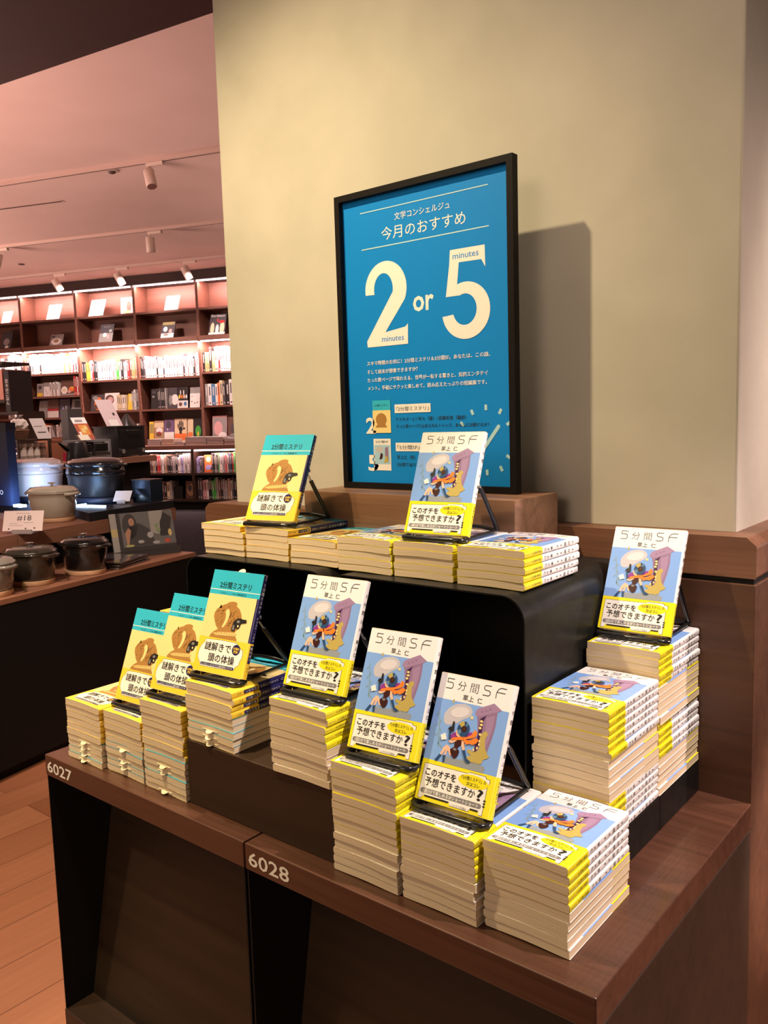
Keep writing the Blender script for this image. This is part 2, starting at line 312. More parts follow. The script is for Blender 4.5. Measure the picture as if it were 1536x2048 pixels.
# risers on the table
tag(MB().box(0.371, 0.6765, 0.033, 0.195, 0.0003, 0.1015, W_FRONT).build('riser_block', bevel=0.001), 'low dark wooden riser block at the middle of the table front', 'riser')
def steel_riser(x0, x1, label):
    r, tk, zt, y0, y1 = 0.034, 0.0022, 0.346, 0.1976, 0.5165
    def prof(k):
        pts = [(x0+k, 0.0005)]
        for i in range(9): a = math.pi - i*math.pi/16; pts.append((x0+r+(r-k)*math.cos(a), zt-r+(r-k)*math.sin(a)))
        for i in range(9): a = math.pi/2 - i*math.pi/16; pts.append((x1-r+(r-k)*math.cos(a), zt-r+(r-k)*math.sin(a)))
        pts.append((x1-k, 0.0005)); return pts
    a, b = prof(0), prof(tk); n = len(a); mb = MB()
    vs = [(p[0], y, p[1]) for y in (y0, y1) for p in a+b]; N = 2*n
    out = [(i, N+i, N+i+1, i+1) for i in range(n-1)]; inn = [(n+i, n+i+1, N+n+i+1, N+n+i) for i in range(n-1)]
    mb.add(vs, out, BLACKM, True); mb.add(vs, inn, BLACKM, True)
    mb.add(vs, [(i, i+1, n+i+1, n+i) for i in range(n-1)] + [(N+i, N+n+i, N+n+i+1, N+i+1) for i in range(n-1)] + [(0, n, N+n, N), (n-1, N+n-1, N+2*n-1, 2*n-1)], BLACKM)
    mb.prism([(p[0], y1-0.0035, p[1]) for p in b], (0, 0.003, 0), BLACKPANEL)  # black back plate added so the open riser's shaded inside stays dark
    c = ((x0+x1)/2, y0, 0)
    for i, v in enumerate(mb.v): mb.v[i] = (v[0]-c[0], v[1]-c[1], v[2])
    return tag(mb.build('steel_riser', loc=c), label, 'riser', 'tall black steel risers')
steel_riser(0.1765, 0.5200, 'left tall black steel riser with rounded top corners')
steel_riser(0.5230, 0.8650, 'right tall black steel riser with rounded top corners')
for (ya, yb, lab) in ((0.2075, 0.3625, 'front low black step under the books beside the tall riser'), (0.3640, 0.5175, 'rear low black step against the pillar base')):
    tag(MB().box(0.871, 0.978, ya, yb, 0.0004, 0.0505, BLACKM).build('steel_step', bevel=0.0008), lab, 'riser', 'low black steps')
tag(MB().box(0.2985, 0.7450, 0.3805, 0.5170, 0.3465, 0.4482, W_PLINTH).build('plinth_box', bevel=0.001), 'brown wooden plinth box carrying the framed poster', 'plinth')

# ------------------------------------------------------------------ framed poster
pw, ph = 0.3735, 0.530
px, py, pz = 0.3295, 0.4563, 0.4484
fx, fz = 0.0112, 0.0110
post = thing('framed_poster', (px+pw/2, py+0.012, pz), 'blue framed poster with large white 2 or 5 on the wooden plinth', 'poster')
o2 = Vector((-pw/2, -0.012, 0))
def PP(mb, name, bevel=0): return mb.build(name, post, loc=o2, bevel=bevel)
fm = MB(); D = 0.016
fm.box(0, fx, 0, D, 0, ph, FRAMEB); fm.box(pw-fx, pw, 0, D, 0, ph, FRAMEB); fm.box(fx, pw-fx, 0, D, 0, fz, FRAMEB); fm.box(fx, pw-fx, 0, D, ph-fz, ph, FRAMEB)
fm.box(fx, pw-fx, 0.0132, D, fz, ph-fz, FRAMEB)
PP(fm, 'frame')
# sheet, slightly wavy, 351 x 508 mm
yb = 0.0115
sm = MB(); nx, nz = 18, 26
def wav(u, v): return 0.00030*math.sin(5.1*v+1.3*u)*math.sin(math.pi*u) + 0.00012*math.sin(9*v-3*u)
vs = [(fx+0.351*i/nx, yb-0.0008+wav(i/nx, j/nz), fz+0.508*j/nz) for j in range(nz+1) for i in range(nx+1)]
sm.add(vs, [(j*(nx+1)+i, j*(nx+1)+i+1, (j+1)*(nx+1)+i+1, (j+1)*(nx+1)+i) for j in range(nz) for i in range(nx)], P_BLUE, True)
PP(sm, 'poster_sheet')
def pp(u, v, l=1): return (fx+u/1000-0.0012, yb-0.00128-0.00010*l, fz+v/1000)
XD, YD = (1, 0, 0), (0, 0, 1)
a = MB()
def rect(mb, u0, v0, u1, v1, m, l=1): mb.poly([pp(u0, v0, l), pp(u1, v0, l), pp(u1, v1, l), pp(u0, v1, l)], m)
def ptx(mb, t, u, v, wid, m, size=None, bold=0.0, l=1, center=False): mb.text(t, pp(u, v, l), XD, YD, m, width=wid/1000, size=size/1000 if size else None, bold=bold, center=center)
def arcpts(cx, cy, rx, ry, a0, a1, n=20): return [(cx+rx*math.cos(rad(a0+(a1-a0)*i/n)), cy+ry*math.sin(rad(a0+(a1-a0)*i/n))) for i in range(n+1)]
def strip(mb, outer, inner, f, m):
    for i in range(len(outer)-1): mb.poly([f(*inner[i]), f(*inner[i+1]), f(*outer[i+1]), f(*outer[i])], m)
def numeral2(mb, f, m):
    out = arcpts(97, 345, 47, 48.5, 188, -25, 30); inn = arcpts(92, 345, 21.5, 28, 195, -12, 30)
    strip(mb, out, inn, f, m)
    mb.poly([f(140, 324.5), f(113, 339), f(50.6, 257), f(51.3, 246), f(80, 246.0), f(93.8, 270)], m)
    mb.poly([f(80, 246), f(144, 246), f(144.9, 281), f(139, 276), f(93.8, 270)], m)
def numeral5(mb, f, m):
    mb.poly([f(237, 391.9), f(236.2, 385.5), f(235.0, 369.5), f(254, 370.0), f(297.9, 369.2), f(304.8, 391.3)], m); mb.poly([f(297.9, 369.2), f(305.3, 356.3), f(304.8, 391.3)], m)
    out = arcpts(266, 291, 47.5, 46.5, 110, -172, 34); inn = arcpts(264, 293, 23.5, 25.5, 113, -165, 34)
    strip(mb, out, inn, f, m); mb.poly([f(235.0, 369.5), f(226.7, 316.6), f(*inn[0]), f(*out[0]), f(254, 370.0)], m)
rect(a, 43.5, 482.3, 312.6, 484.0, P_PALE); rect(a, 44, 418.3, 313.4, 420.2, P_PALE)
PP(a, 'rule_lines')
a = MB(); f1 = lambda u, v: pp(u, v, 1)
numeral2(a, f1, P_WHITE); PP(a, 'large_numeral')
a = MB(); numeral5(a, f1, P_WHITE); PP(a, 'large_numeral')
a = MB()
ptx(a, '文学コンシェルジュ', 121, 460.5, 117, P_WHITE, 13.5); ptx(a, '今月のおすすめ', 91, 431, 178, P_WHITE, 24)
PP(a, 'heading_lettering'); a = MB(); ptx(a, 'or', 157, 300.5, 44.5, P_WHITE, 52, 0.02)
PP(a, 'or_lettering'); a = MB(); ptx(a, 'minutes', 85.3, 253.5, 50, P_BLUE, 14.5, 0.006, 2); PP(a, 'minutes_lettering')
a = MB(); ptx(a, 'minutes', 242, 376.2, 51, P_BLUE, 14.5, 0.006, 2); PP(a, 'minutes_lettering'); a = MB()
for t, v, u1 in (('スキマ時間のお供に！2分間ミステリ＆5分間SF。あなたは、この謎、', 214, 312), ('そして結末が想像できますか？', 198.5, 164), ('たった数ページで味わえる、世界が一転する驚きと、知的エンタテイ', 183.8, 307), ('メント。手軽にサクッと楽しめて、読み応えたっぷりの短編集です。', 169.2, 305)):
    ptx(a, t, 48.7, v, u1-48.7, P_WHITE, 8.4, 0.008)
PP(a, 'body_lettering')
a = MB()
rect(a, 109.8, 126, 189.5, 141.2, P_WHITE); rect(a, 109.9, 57.7, 168, 73, P_WHITE)
ptx(a, '『2分間ミステリ』', 113, 130, 73, P_DARK, 8.5, 0.008, 2); ptx(a, '『5分間SF』', 113, 61.5, 51, P_DARK, 8.5, 0.008, 2)
ptx(a, 'ドナルド・J.ソボル（著）/ 武藤崇恵（翻訳）', 112.8, 112.6, 150, P_DARK, 7.2, 0.01); ptx(a, 'たった数ページに込められたトリック。あなたには解けるか？', 112.5, 100, 195, P_DARK, 7.2, 0.01)
ptx(a, '草上仁（著）', 112.1, 44.5, 41, P_DARK, 7.2, 0.01); ptx(a, '5分間で辿り着く驚きの結末。想像を超える短編集。', 111.7, 31.5, 180, P_DARK, 7.2, 0.01)
PP(a, 'caption_lettering')
a = MB()
for (u, v, rot) in ((275, 123.2, 25), (302, 130.5, 0), (329.4, 123.3, -28), (345, 103.6, -60), (344, 49.4, -120), (330, 29.9, 28), (302.6, 23, 0), (254.5, 104.1, 50)):
    c, s_ = math.cos(rad(rot)), math.sin(rad(rot))
    a.poly([pp(u+x*c-y*s_, v+x*s_+y*c) for x, y in ((-2.6, -4.6), (2.6, -4.6), (2.6, 4.6), (-2.6, 4.6))], P_PALE)
dx, dy = 37.6, 47.1; L_ = math.hypot(dx, dy); nx_, ny_ = -dy/L_*3.2, dx/L_*3.2
hp = [(288.3+nx_, 51.7+ny_), (288.3-nx_, 51.7-ny_)] + [(325.9+3.2*math.cos(rad(-39+i*18)), 98.8+3.2*math.sin(rad(-39+i*18))) for i in range(11)]
a.poly([pp(*p) for p in hp], P_PALE)
PP(a, 'clock_marks')
a = MB()
rect(a, 58, 91, 100, 149.8, C_CREAM); rect(a, 58, 132, 100, 149.8, C_TEAL, 2); a.poly([pp(78+13*math.cos(k*.5), 115+12*math.sin(k*.5), 2) for k in range(13)], C_BROWN)
a.poly([pp(u, v, 3) for u, v in ((64, 101), (92, 101), (86, 108), (70, 108))], C_BROWN); ptx(a, '2分間ミステリ', 63, 139, 30, P_DARK, 4.5, 0.01, 3)
rect(a, 58, 22.5, 98.4, 80.4, C_WHITE); rect(a, 60, 34, 96.5, 69, mat('thumb_pale_blue', (0.36, 0.58, 0.74, 1), 0.5), 2)
ptx(a, '5分間SF', 63, 73, 30, P_DARK, 5, 0.0, 3); a.poly([pp(72+9*math.cos(k*.5), 61+6*math.sin(k*.5), 3) for k in range(13)], C_LAV)
a.poly([pp(u, v, 3) for u, v in ((84, 38), (93, 40), (92, 66), (85, 64))], C_PURP); a.poly([pp(u, v, 4) for u, v in ((71, 42), (78, 44), (80, 52), (75, 55))], C_MAROON)
a.poly([pp(u, v, 4) for u, v in ((82, 36), (92, 38), (90, 48), (86, 50))], C_GOLD)
PP(a, 'cover_thumbnails')
a = MB(); ptx(a, '2', 41.5, 90.8, 23, P_WHITE, 40, 0.025, 1); ptx(a, '5', 43.8, 22.4, 25, P_WHITE, 40, 0.025, 1); PP(a, 'small_numerals')

# ------------------------------------------------------------------ paperbacks
W, H, T = 0.106, 0.157, 0.0102
EPS = 0.00011
def bf(u, v, l): return (u/1000-W/2, v/1000-H/2, T+EPS*l)       # mm on the front cover -> local
def cover_profile(k):     # outline of spine side; k = inset
    r = 0.0030-k; pts = [(-W/2, T-k)]
    pts += [(W/2-0.0030+r*math.cos(rad(90-i*22.5)), T-0.0030+r*math.sin(rad(90-i*22.5))) for i in range(5)]
    pts += [(W/2-0.0030+r*math.cos(rad(-i*22.5)), 0.0030+r*math.sin(rad(-i*22.5))) for i in range(5)]
    pts += [(-W/2, k)]; return pts
def cover_mb(m, y0=-H/2+0.0011, y1=H/2-0.0011, grow=0.0, tk=0.00022):
    a, b = cover_profile(-grow), cover_profile(tk); n = len(a); mb = MB()
    vs = [(p[0], y, p[1]) for y in (y0, y1) for p in a+b]; N = 2*n
    mb.add(vs, [(i, i+1, N+i+1, N+i) for i in range(n-1)], m, True)
    mb.add(vs, [(n+i, N+n+i, N+n+i+1, n+i+1) for i in range(n-1)], m, True)
    mb.add(vs, [(i, n+i, n+i+1, i+1) for i in range(n-1)] + [(N+i, N+i+1, N+n+i+1, N+n+i) for i in range(n-1)] + [(0, N, N+n, n), (n-1, 2*n-1, N+2*n-1, N+n-1)], m)
    return mb
def pages_mb():
    pr = cover_profile(0.0004); pr = [(p[0]+(0.0006 if i in (0, len(pr)-1) else 0), p[1]) for i, p in enumerate(pr)]; mb = MB()
    mb.prism([(p[0], -H/2+0.0003, p[1]) for p in pr], (0, H-0.0006, 0), PAGES); return mb
def poly_art(mb, pts, m, l, f=bf): mb.poly([f(u, v, l) for u, v in pts], m)
def ell(cu, cv, ru, rv, n=24, rot=0):
    return [(cu+ru*math.cos(2*math.pi*i/n)*math.cos(rot)-rv*math.sin(2*math.pi*i/n)*math.sin(rot), cv+ru*math.cos(2*math.pi*i/n)*math.sin(rot)+rv*math.sin(2*math.pi*i/n)*math.cos(rot)) for i in range(n)]
def ftx(mb, t, u, v, wid, m, size, bold=0.0, l=3, center=False): mb.text(t, bf(u, v, l), (1, 0, 0), (0, 1, 0), m, width=wid/1000, size=size/1000, bold=bold, center=center)
def spine_text(mb, chars, v_top, pitch, size, m, bold=0.0, lift=0.00025):
    v = v_top
    for ch in chars:
        if ch != ' ':
            mb.text(ch, (W/2+lift, v/1000-H/2-size/1000*0.8, T/2), (0, 0, -1), (0, 1, 0), m, size=size/1000, bold=bold, center=True)
        v -= pitch
def sf_art():
    mb = MB()
    A = lambda p, m, l: poly_art(mb, p, m, l)
    A([(0, 49), (103.5, 49), (103.5, 124.3), (0, 124.3)], C_BLUE, 1)
    A([(7.9, 110.5), (9, 110.7), (14.5, 87.2), (17.7, 66.2), (16.7, 65.9), (12.9, 86.9)], C_PLANT, 2); A([(15.9, 72.3), (24.7, 65), (24.6, 63.6), (15.7, 69.4)], C_PLANT, 2)
    for (u, v, s_) in ((7, 104, 1), (13, 97, -1), (9.5, 92, 1), (16, 86, -1), (11.5, 80, 1), (18, 74, -1)): A(ell(u, v, 2.6, 0.8, 10, 0.9*s_), C_PLANT, 3)
    A([(16.5, 102.1), (16.6, 106.5), (18.7, 110.4), (21.7, 114.6), (25.7, 117.8), (30.5, 120.6), (35.8, 121.9), (41.5, 122.9), (46.8, 122.3), (51, 120.8), (53.9, 118.1), (55.2, 115.2), (54.8, 112.5), (53.3, 109.6), (50.6, 107.8), (44.8, 104.6), (37.5, 99.1), (33, 96.2), (28.7, 94.8), (24.5, 93.9), (20.9, 94.4), (18, 97)], C_LAV, 2)
    A(ell(38, 112, 13, 6.5, 20, 0.25), mat('print_cloud_white', (0.66, 0.63, 0.66, 1), 0.35), 3)
    A([(24, 122), (27, 121), (26.5, 126), (25, 126)], C_GOLD, 2); A([(53.3, 109.8), (57.4, 110.7), (57.9, 107), (54.7, 106.8)], mat('print_light_gold', (0.8, 0.62, 0.25, 1), .35), 4)
    A([(62.7, 111.4), (88.6, 121.4), (89.5, 104.3), (87.9, 89.2), (84.1, 68), (66, 66), (68.1, 90.1)], C_PURP, 2)
    A([(58.7, 116.3), (61.8, 121.2), (82, 130.9), (93.7, 124.4), (88.1, 121), (62.8, 111), (60.2, 112.8)], C_PURP2, 3)
    A([(75.5, 112), (86, 117), (86.5, 104), (84.5, 89), (81, 73), (78, 92)], C_PURP2, 3)
    for i in range(3): A(ell(68+5*i, 118.5+2.3*i, 1.5, 1.5, 10), C_PURP, 4)
    A([(67.5, 109.6), (74.7, 115), (72.2, 107.9), (72.8, 96.8), (72.6, 82.8), (71.9, 75.3), (69.4, 68.6), (67.4, 72.6), (68.6, 90.3)], C_PLUM, 4)
    for u, v in ((69.9, 107), (69.7, 99), (71.5, 91.7), (70.5, 103)): A(ell(u, v, 2.1, 1.5, 12), mat('print_light_gold', (0.8, 0.62, 0.25, 1), .35), 5)
    A([(71.8, 88.2), (74.5, 94.4), (77, 96.6), (79.2, 96.8), (82, 94.2), (81, 91), (79.6, 89), (80.5, 82), (82.1, 76.8), (84.6, 73.6), (86.7, 70.6), (89.6, 69), (86.8, 66.2), (82.1, 64.1), (81.2, 59.4), (77, 57.6), (73.1, 58.3), (66, 57.6), (61, 59.9), (58, 62), (64.9, 65.4), (60, 67.5), (58.3, 70.2), (61.1, 71.8), (68, 69.8), (72.6, 72.7), (74.2, 78.6)], C_GOLD, 5)
    for u, v in ((72.5, 84), (72.8, 80), (71, 75.5), (67, 72.5)): A(ell(u, v, 1.3, 1.8, 8), mat('print_light_gold', (0.8, 0.62, 0.25, 1), .35), 6)
    A([(29, 57.7), (36, 57), (42.5, 56.3), (54.9, 58.4), (67.7, 58.8), (77, 57.4), (85, 56.7), (86.8, 53.6), (84.8, 49), (30, 48.8)], C_ROCK, 3)
    A([(31.5, 82.6), (34.4, 86.1), (38.3, 87.9), (42.6, 82.3), (37.6, 77.6), (33, 79.1)], C_MAG, 6); A([(49.5, 83.2), (56, 90.5), (60.5, 92), (60.8, 88.1), (57.5, 80.1), (51.5, 75.8)], C_MAG, 4)
    A([(29.3, 70.8), (33.6, 69.4), (39.5, 60.4), (36.2, 58.9), (32.5, 65), (30.4, 58.5), (28, 57.4), (29.1, 63.1)], C_SKIN, 5); A([(22.4, 57.9), (25.2, 66.1), (29.3, 71), (32.3, 69.6), (29, 64.5), (25.2, 57)], C_SKIN, 6)
    A([(16.3, 49.6), (21.9, 58.2), (25.2, 57.4), (20.7, 49.4)], C_SLATE, 7); A([(26.7, 57.4), (30.6, 58.5), (31, 50.4), (28.4, 49.2)], C_SLATE, 7)
    A([(39, 79.1), (48.3, 83.2), (51.1, 81), (49.6, 76.4), (47.7, 73.2), (43.9, 69.1), (47, 68.4), (48.3, 65.9), (47.8, 62.4), (46.9, 60.1), (44.3, 57.2), (41.5, 57.4), (39.5, 59), (36.8, 62.4), (35.3, 66.6), (40.3, 70.6)], C_MAROON, 8)
    A(ell(41.7, 67.7, 2.6, 1.6, 12), C_GREY, 9)
    A([(31, 76.6), (36.9, 77.1), (40.5, 80.2), (42.1, 78), (36, 73.9), (32, 74.3)], C_SKIN, 9); A([(48.8, 80), (51.9, 79), (55.8, 70), (53.2, 68.1), (49.6, 73.7)], C_SKIN, 9)
    A([(51.9, 68.4), (55.7, 69.9), (60.3, 60.8), (67.2, 57.7), (63.5, 55.8), (59.2, 56.6)], C_SLATE, 10)
    A([(32.4, 77.1), (36, 80.6), (40.1, 82), (48.1, 84.3), (51.5, 83.6), (51, 80.4), (45, 79.6), (40.7, 78.6)], C_ORANGE, 11)
    A([(49, 84.2), (55, 85), (60.5, 88.6), (62.6, 93.2), (63.9, 95.4), (67, 93.6), (67.9, 90.4), (66.4, 87.4), (62.3, 85.2), (57.4, 83.4), (51, 81)], C_ORANGE, 11)
    A([(50, 82.4), (55.5, 81.6), (60.5, 82.4), (66, 86.4), (69.5, 86), (71.2, 84.2), (69.4, 80.6), (64.6, 77.6), (59.8, 78.2), (56.6, 76.4), (53.4, 78), (50.2, 80.6)], C_ORANGE, 11)
    A([(38.1, 88.8), (41.5, 92.6), (47.2, 85.4), (44, 82.4), (40.2, 84)], C_SKIN, 11)
    A(ell(48, 93.4, 8.4, 9.4, 28), C_SLATE, 12); A([(40.6, 98.2), (43.6, 101.7), (47.6, 102.8), (49.3, 94.5), (45.8, 94.2)], C_GOLD, 13); A([(49.2, 94), (51.5, 102), (54, 99.8)], mat('print_denim', (0.10, 0.22, 0.34, 1), .35), 13)
    A([(46, 92), (39.8, 91), (40.8, 87.5), (44.5, 84.8)], mat('print_denim', (0.10, 0.22, 0.34, 1), .35), 13)
    A(ell(49, 93.6, 3.9, 3.8, 18), C_MAROON, 14); A(ell(49.2, 93.8, 2.0, 1.9, 12), C_BROWN2, 15)
    A([(28.4, 88.5), (30.6, 88.7), (33, 77.3), (30.8, 76.6)], C_SLATE, 10); A([(26.4, 90), (29.3, 93), (31.6, 93), (31.6, 99.6), (34, 99.9), (34.9, 92.8), (35.3, 87.8), (30.8, 86.8)], C_INK, 11)
    A([(18.1, 80.4), (24.3, 84.2), (28, 77), (20.8, 74.9)], C_PLAQ, 10)
    return mb
def line_letters(mb, m, l):     # thin rounded display lettering: 5 and SF drawn as strokes
    def stroke(pts, w_):
        for i in range(len(pts)-1):
            (x0, y0), (x1, y1) = pts[i], pts[i+1]; dx, dy = x1-x0, y1-y0; q = math.hypot(dx, dy) or 1; ex, ey = dx/q*w_*0.4, dy/q*w_*0.4; ox, oy = -dy/q*w_/2, dx/q*w_/2
            poly_art(mb, [(x0-ex-ox, y0-ey-oy), (x1+ex-ox, y1+ey-oy), (x1+ex+ox, y1+ey+oy), (x0-ex+ox, y0-ey+oy)], m, l)
    w_ = 0.85
    stroke([(20.3, 150.2), (11.2, 150.2), (11.2, 145.6), (18.2, 145.6), (19.6, 144.6), (20.2, 143), (20.2, 140.6), (19.4, 139), (18, 138.2), (10.6, 138.2)], w_)
    stroke([(73.5, 150.2), (66.2, 150.2), (64.8, 149.3), (64.2, 147.8), (64.8, 145.6), (66.4, 144.6), (71.6, 144.2), (73.2, 143.2), (73.8, 141.4), (73.2, 139.4), (71.6, 138.2), (63.8, 138.2)], w_)
    stroke([(94.5, 150.2), (87.5, 150.2), (84.6, 149), (82.6, 146.2), (82, 143.6), (82, 137.6)], w_); stroke([(82.2, 144.6), (93.6, 144.6)], w_)
def sf_lettering():
    mb = MB(); line_letters(mb, C_INK, 2)
    ftx(mb, '分', 27.2, 139.0, 12.0, C_INK, 13.0, -0.012, 2); ftx(mb, '間', 45.6, 139.0, 11.2, C_INK, 13.2, -0.012, 2)
    ftx(mb, '草上', 37.5, 127.6, 15.5, C_INK, 7.6, 0.004, 2); ftx(mb, '仁', 58, 127.6, 7, C_INK, 7.6, 0.004, 2); return mb
def sf_band_front():
    mb = MB(); G = 2
    pan = [(4.7, 43.6), (65.1, 44.2), (67.9, 46.0), (90.0, 46.0), (91.5, 43.6), (96.5, 43.2), (96.5, 38.8), (94.6, 38.0), (94.6, 2.6), (90.2, 2.6), (89.4, 7.2), (78.2, 7.2), (76, 3), (50.1, 3), (48.4, 7.2), (12.2, 7.2), (8.6, 2.6), (4.3, 2.6)]
    cx, cy = 50, 24; big = [((x-cx)*1.012+cx, (y-cy)*1.025+cy) for x, y in pan]
    poly_art(mb, big, C_INK, G); poly_art(mb, pan, C_PLAQ, G+1)
    poly_art(mb, [(12.8, 5.2), (47.2, 5.2), (48.6, 7.0), (13.4, 7.0)], C_INK, G+2); poly_art(mb, [(78.4, 5.2), (88.8, 5.2), (88.6, 7.0), (78.6, 7.0)], C_INK, G+2)
    poly_art(mb, ell(75, 36.6, 20.5, 7.6, 32), C_YELLOW, G+2)
    bar = [(89+3*math.cos(rad(-90+18*i)), 12+2.9*math.sin(rad(-90+18*i))) for i in range(11)] + [(9+3*math.cos(rad(90+18*i)), 12+2.9*math.sin(rad(90+18*i))) for i in range(11)]
    poly_art(mb, bar, C_GREY, G+2)
    for i in range(3): poly_art(mb, [(93.4, 12+3.2*i), (96.4, 12+3.2*i), (96.4, 13.8+3.2*i), (93.4, 13.8+3.2*i)], C_INK, G+2)
    return mb
def sf_band_lettering():
    mb = MB(); G = 5
    ftx(mb, 'このオチを', 8, 31.0, 44, C_INK, 10.0, 0.020, G); ftx(mb, '予想できますか', 10, 19.4, 71, C_INK, 11.2, 0.012, G); ftx(mb, '?', 83.5, 18.0, 8, C_INK, 17.5, 0.018, G)
    ftx(mb, '『2分間ミステリ』の', 58.5, 37.4, 34, C_INK, 4.9, 0.012, G); ftx(mb, '次はコレ', 66.5, 31.4, 18, C_INK, 5.0, 0.012, G)
    ftx(mb, '1話5分で楽しめるSFショートショート', 10, 10.1, 78, C_PLAQ, 5.0, 0.014, G); ftx(mb, 'ハヤカワ文庫JA', 52.5, 3.6, 21, C_GREY, 2.9, 0.0, G); return mb
def sf_spine():
    mb = MB(); spine_text(mb, '5分間SF', 139, 11.5, 6.2, C_INK, 0.004); spine_text(mb, '草上仁', 76, 8.6, 5.4, C_INK, 0.008)
    spine_text(mb, 'ハJA', 153.5, 3.2, 2.6, C_GREY); return mb
def sf_band_spine():
    mb = MB(); spine_text(mb, '想像を裏切る', 44.5, 4.3, 3.6, C_INK, 0.0, 0.00045); spine_text(mb, 'ハヤカワ文庫', 16, 2.4, 2.2, C_GREY, 0.0, 0.00045); return mb
def my_art():
    mb = MB(); A = lambda p, m, l: poly_art(mb, p, m, l)
    A([(0, 119.2), (106, 119.2), (106, 157), (0, 157)], C_TEAL, 1); A([(0, 126.2), (106, 126.2), (106, 127.3), (0, 127.3)], C_PLAQ, 2)
    A([(27.5, 97.8), (30.8, 104.5), (34.1, 99.6)], C_BROWN2, 2)
    sh = [(30.3, 100.6), (36, 104.2), (44.7, 106.5), (54, 106.6), (63.2, 104.9), (71, 100.5), (76.5, 93.6), (78.8, 88), (78.3, 82.7), (77.4, 77), (75, 70.9), (71, 65.5), (67.5, 61.1), (76, 58), (79, 53), (20.4, 53), (21, 56.4), (26, 61.6), (34.7, 66.6), (29, 71), (23.9, 78.8), (21, 84), (20.5, 90.1), (24, 96.5)]
    A(sh, C_BROWN, 2); A([(42.1, 106.3), (48, 109.6), (53.8, 110.9), (59, 110.7), (63.3, 109.5), (64.4, 107), (62, 104.8), (48.1, 103.4)], C_BROWN, 3)
    A([(45.6, 98.5), (48.6, 98.6), (51.6, 95.5), (52.6, 91), (52.4, 86.5), (50.9, 80.5), (48.5, 74.7), (44.7, 69.7), (41.4, 70.5), (44.6, 77), (46, 83.5), (45.6, 90), (43.1, 93.6)], C_CREAM, 3)
    A([(24.4, 59.5), (38, 62.6), (51.6, 63.7), (64, 64.6), (75.5, 64.3), (73, 59.6), (52, 58.2), (32.9, 57.1)], mat('print_tan', (0.72, 0.50, 0.18, 1), .35), 4)
    for i in range(9): A(ell(28+i*5.6, 60+0.5*min(i, 8-i), 0.5, 2.2, 8, -0.3), C_BROWN, 5)
    rg = random.Random(3)
    for i in range(110):
        an, rr = rg.uniform(0, 6.28), rg.uniform(4, 24); u, v = 49+rr*math.cos(an)*1.08, 86+rr*math.sin(an)*0.74
        if 40 < u < 54 and 68 < v < 100: continue
        A(ell(u, v, rg.uniform(0.9, 2.4), 0.42, 8, rg.uniform(0, 3.1)), C_BROWN2 if i % 3 == 0 else mat('print_mid_brown', (0.25, 0.115, 0.03, 1), .35), 4)
    A([(62.2, 69.4), (63.2, 76), (64.6, 81), (67.5, 84.4), (70.8, 86.2), (78, 87.6), (80, 86.6), (89.7, 86.4), (90.9, 81.8), (80.2, 79.3), (78.3, 72.4), (74.6, 70.4), (70.7, 72.6), (69.7, 66.9), (63.4, 66.9)], C_INK, 6)
    A([(64, 69), (64.8, 75.4), (67.3, 77), (68.6, 71.4), (68.2, 68.6)], C_GREY, 7); A(ell(74, 82, 3.4, 2.2, 12), C_GREY, 7); A(ell(75.2, 75.4, 1.6, 1.9, 10), C_CREAM, 7)
    return mb
def my_lettering():
    mb = MB(); ftx(mb, '2分間ミステリ', 19.5, 130.6, 66, C_LTEAL, 11.0, 0.018, 3); ftx(mb, 'ドナルド・J・ソボル 武藤崇恵 訳', 24, 120.8, 54, C_LTEAL, 3.8, 0.0, 3); return mb
def my_band_front():
    mb = MB(); pl = [(15.5, 49.2), (48, 50.6), (80.4, 50), (84.5, 45.4), (91, 42.6), (94.9, 40.5), (96, 35), (95.7, 29.9), (93.2, 25), (92.5, 19), (87.6, 16.6), (83.9, 10.4), (48, 8.9), (15, 8.7), (11.4, 14.2), (6.2, 20.3), (5, 27), (6, 33.2), (8.6, 39), (13.8, 44.4)]
    cx, cy = 50, 29; big = [((x-cx)*1.014+cx, (y-cy)*1.025+cy) for x, y in pl]
    poly_art(mb, big, C_NAVY, 2); poly_art(mb, pl, C_PLAQ, 3)
    poly_art(mb, ell(81.5, 40.2, 8.3, 8.0, 26), C_NAVY, 4); poly_art(mb, [(15, 10.2), (83, 10.2), (84.6, 12.3), (83, 14.4), (15, 14.4), (13.6, 12.3)], C_NAVY, 4); return mb
def my_band_lettering():
    mb = MB(); ftx(mb, '謎解きで', 16, 34.6, 55, C_INK, 13.6, 0.008, 6); ftx(mb, '頭の体操', 27.6, 18.2, 55, C_INK, 13.8, 0.008, 6)
    ftx(mb, '2分間の', 75.2, 40.4, 12.8, C_AMBER, 4.2, 0.02, 6); ftx(mb, '勝負！', 77, 35.6, 9.6, C_AMBER, 4.2, 0.02, 6)
    ftx(mb, 'たった2ページにすべての謎が詰まっている', 16.5, 11.0, 65, C_PLAQ, 3.2, 0.006, 6); return mb
def my_spine():
    mb = MB(); spine_text(mb, '早川', 155, 3.4, 3.2, C_PLAQ); spine_text(mb, '2分間ミステリ', 144, 6.8, 5.8, C_PLAQ, 0.004); spine_text(mb, 'ドナルド・ソボル', 92, 4.6, 4.0, C_PLAQ); return mb
def my_band_spine():
    mb = MB(); k = W/2+0.0004
    mb.poly([(k, 0.024-H/2, 0.0024), (k, 0.0505-H/2, 0.0024), (k, 0.0505-H/2, T-0.0024), (k, 0.024-H/2, T-0.0024)], C_NAVY)
    spine_text(mb, '解ける？', 48, 5.6, 4.4, C_PLAQ, 0.0, 0.0006); spine_text(mb, '早川', 18, 4, 3, C_INK, 0.0, 0.0006); return mb
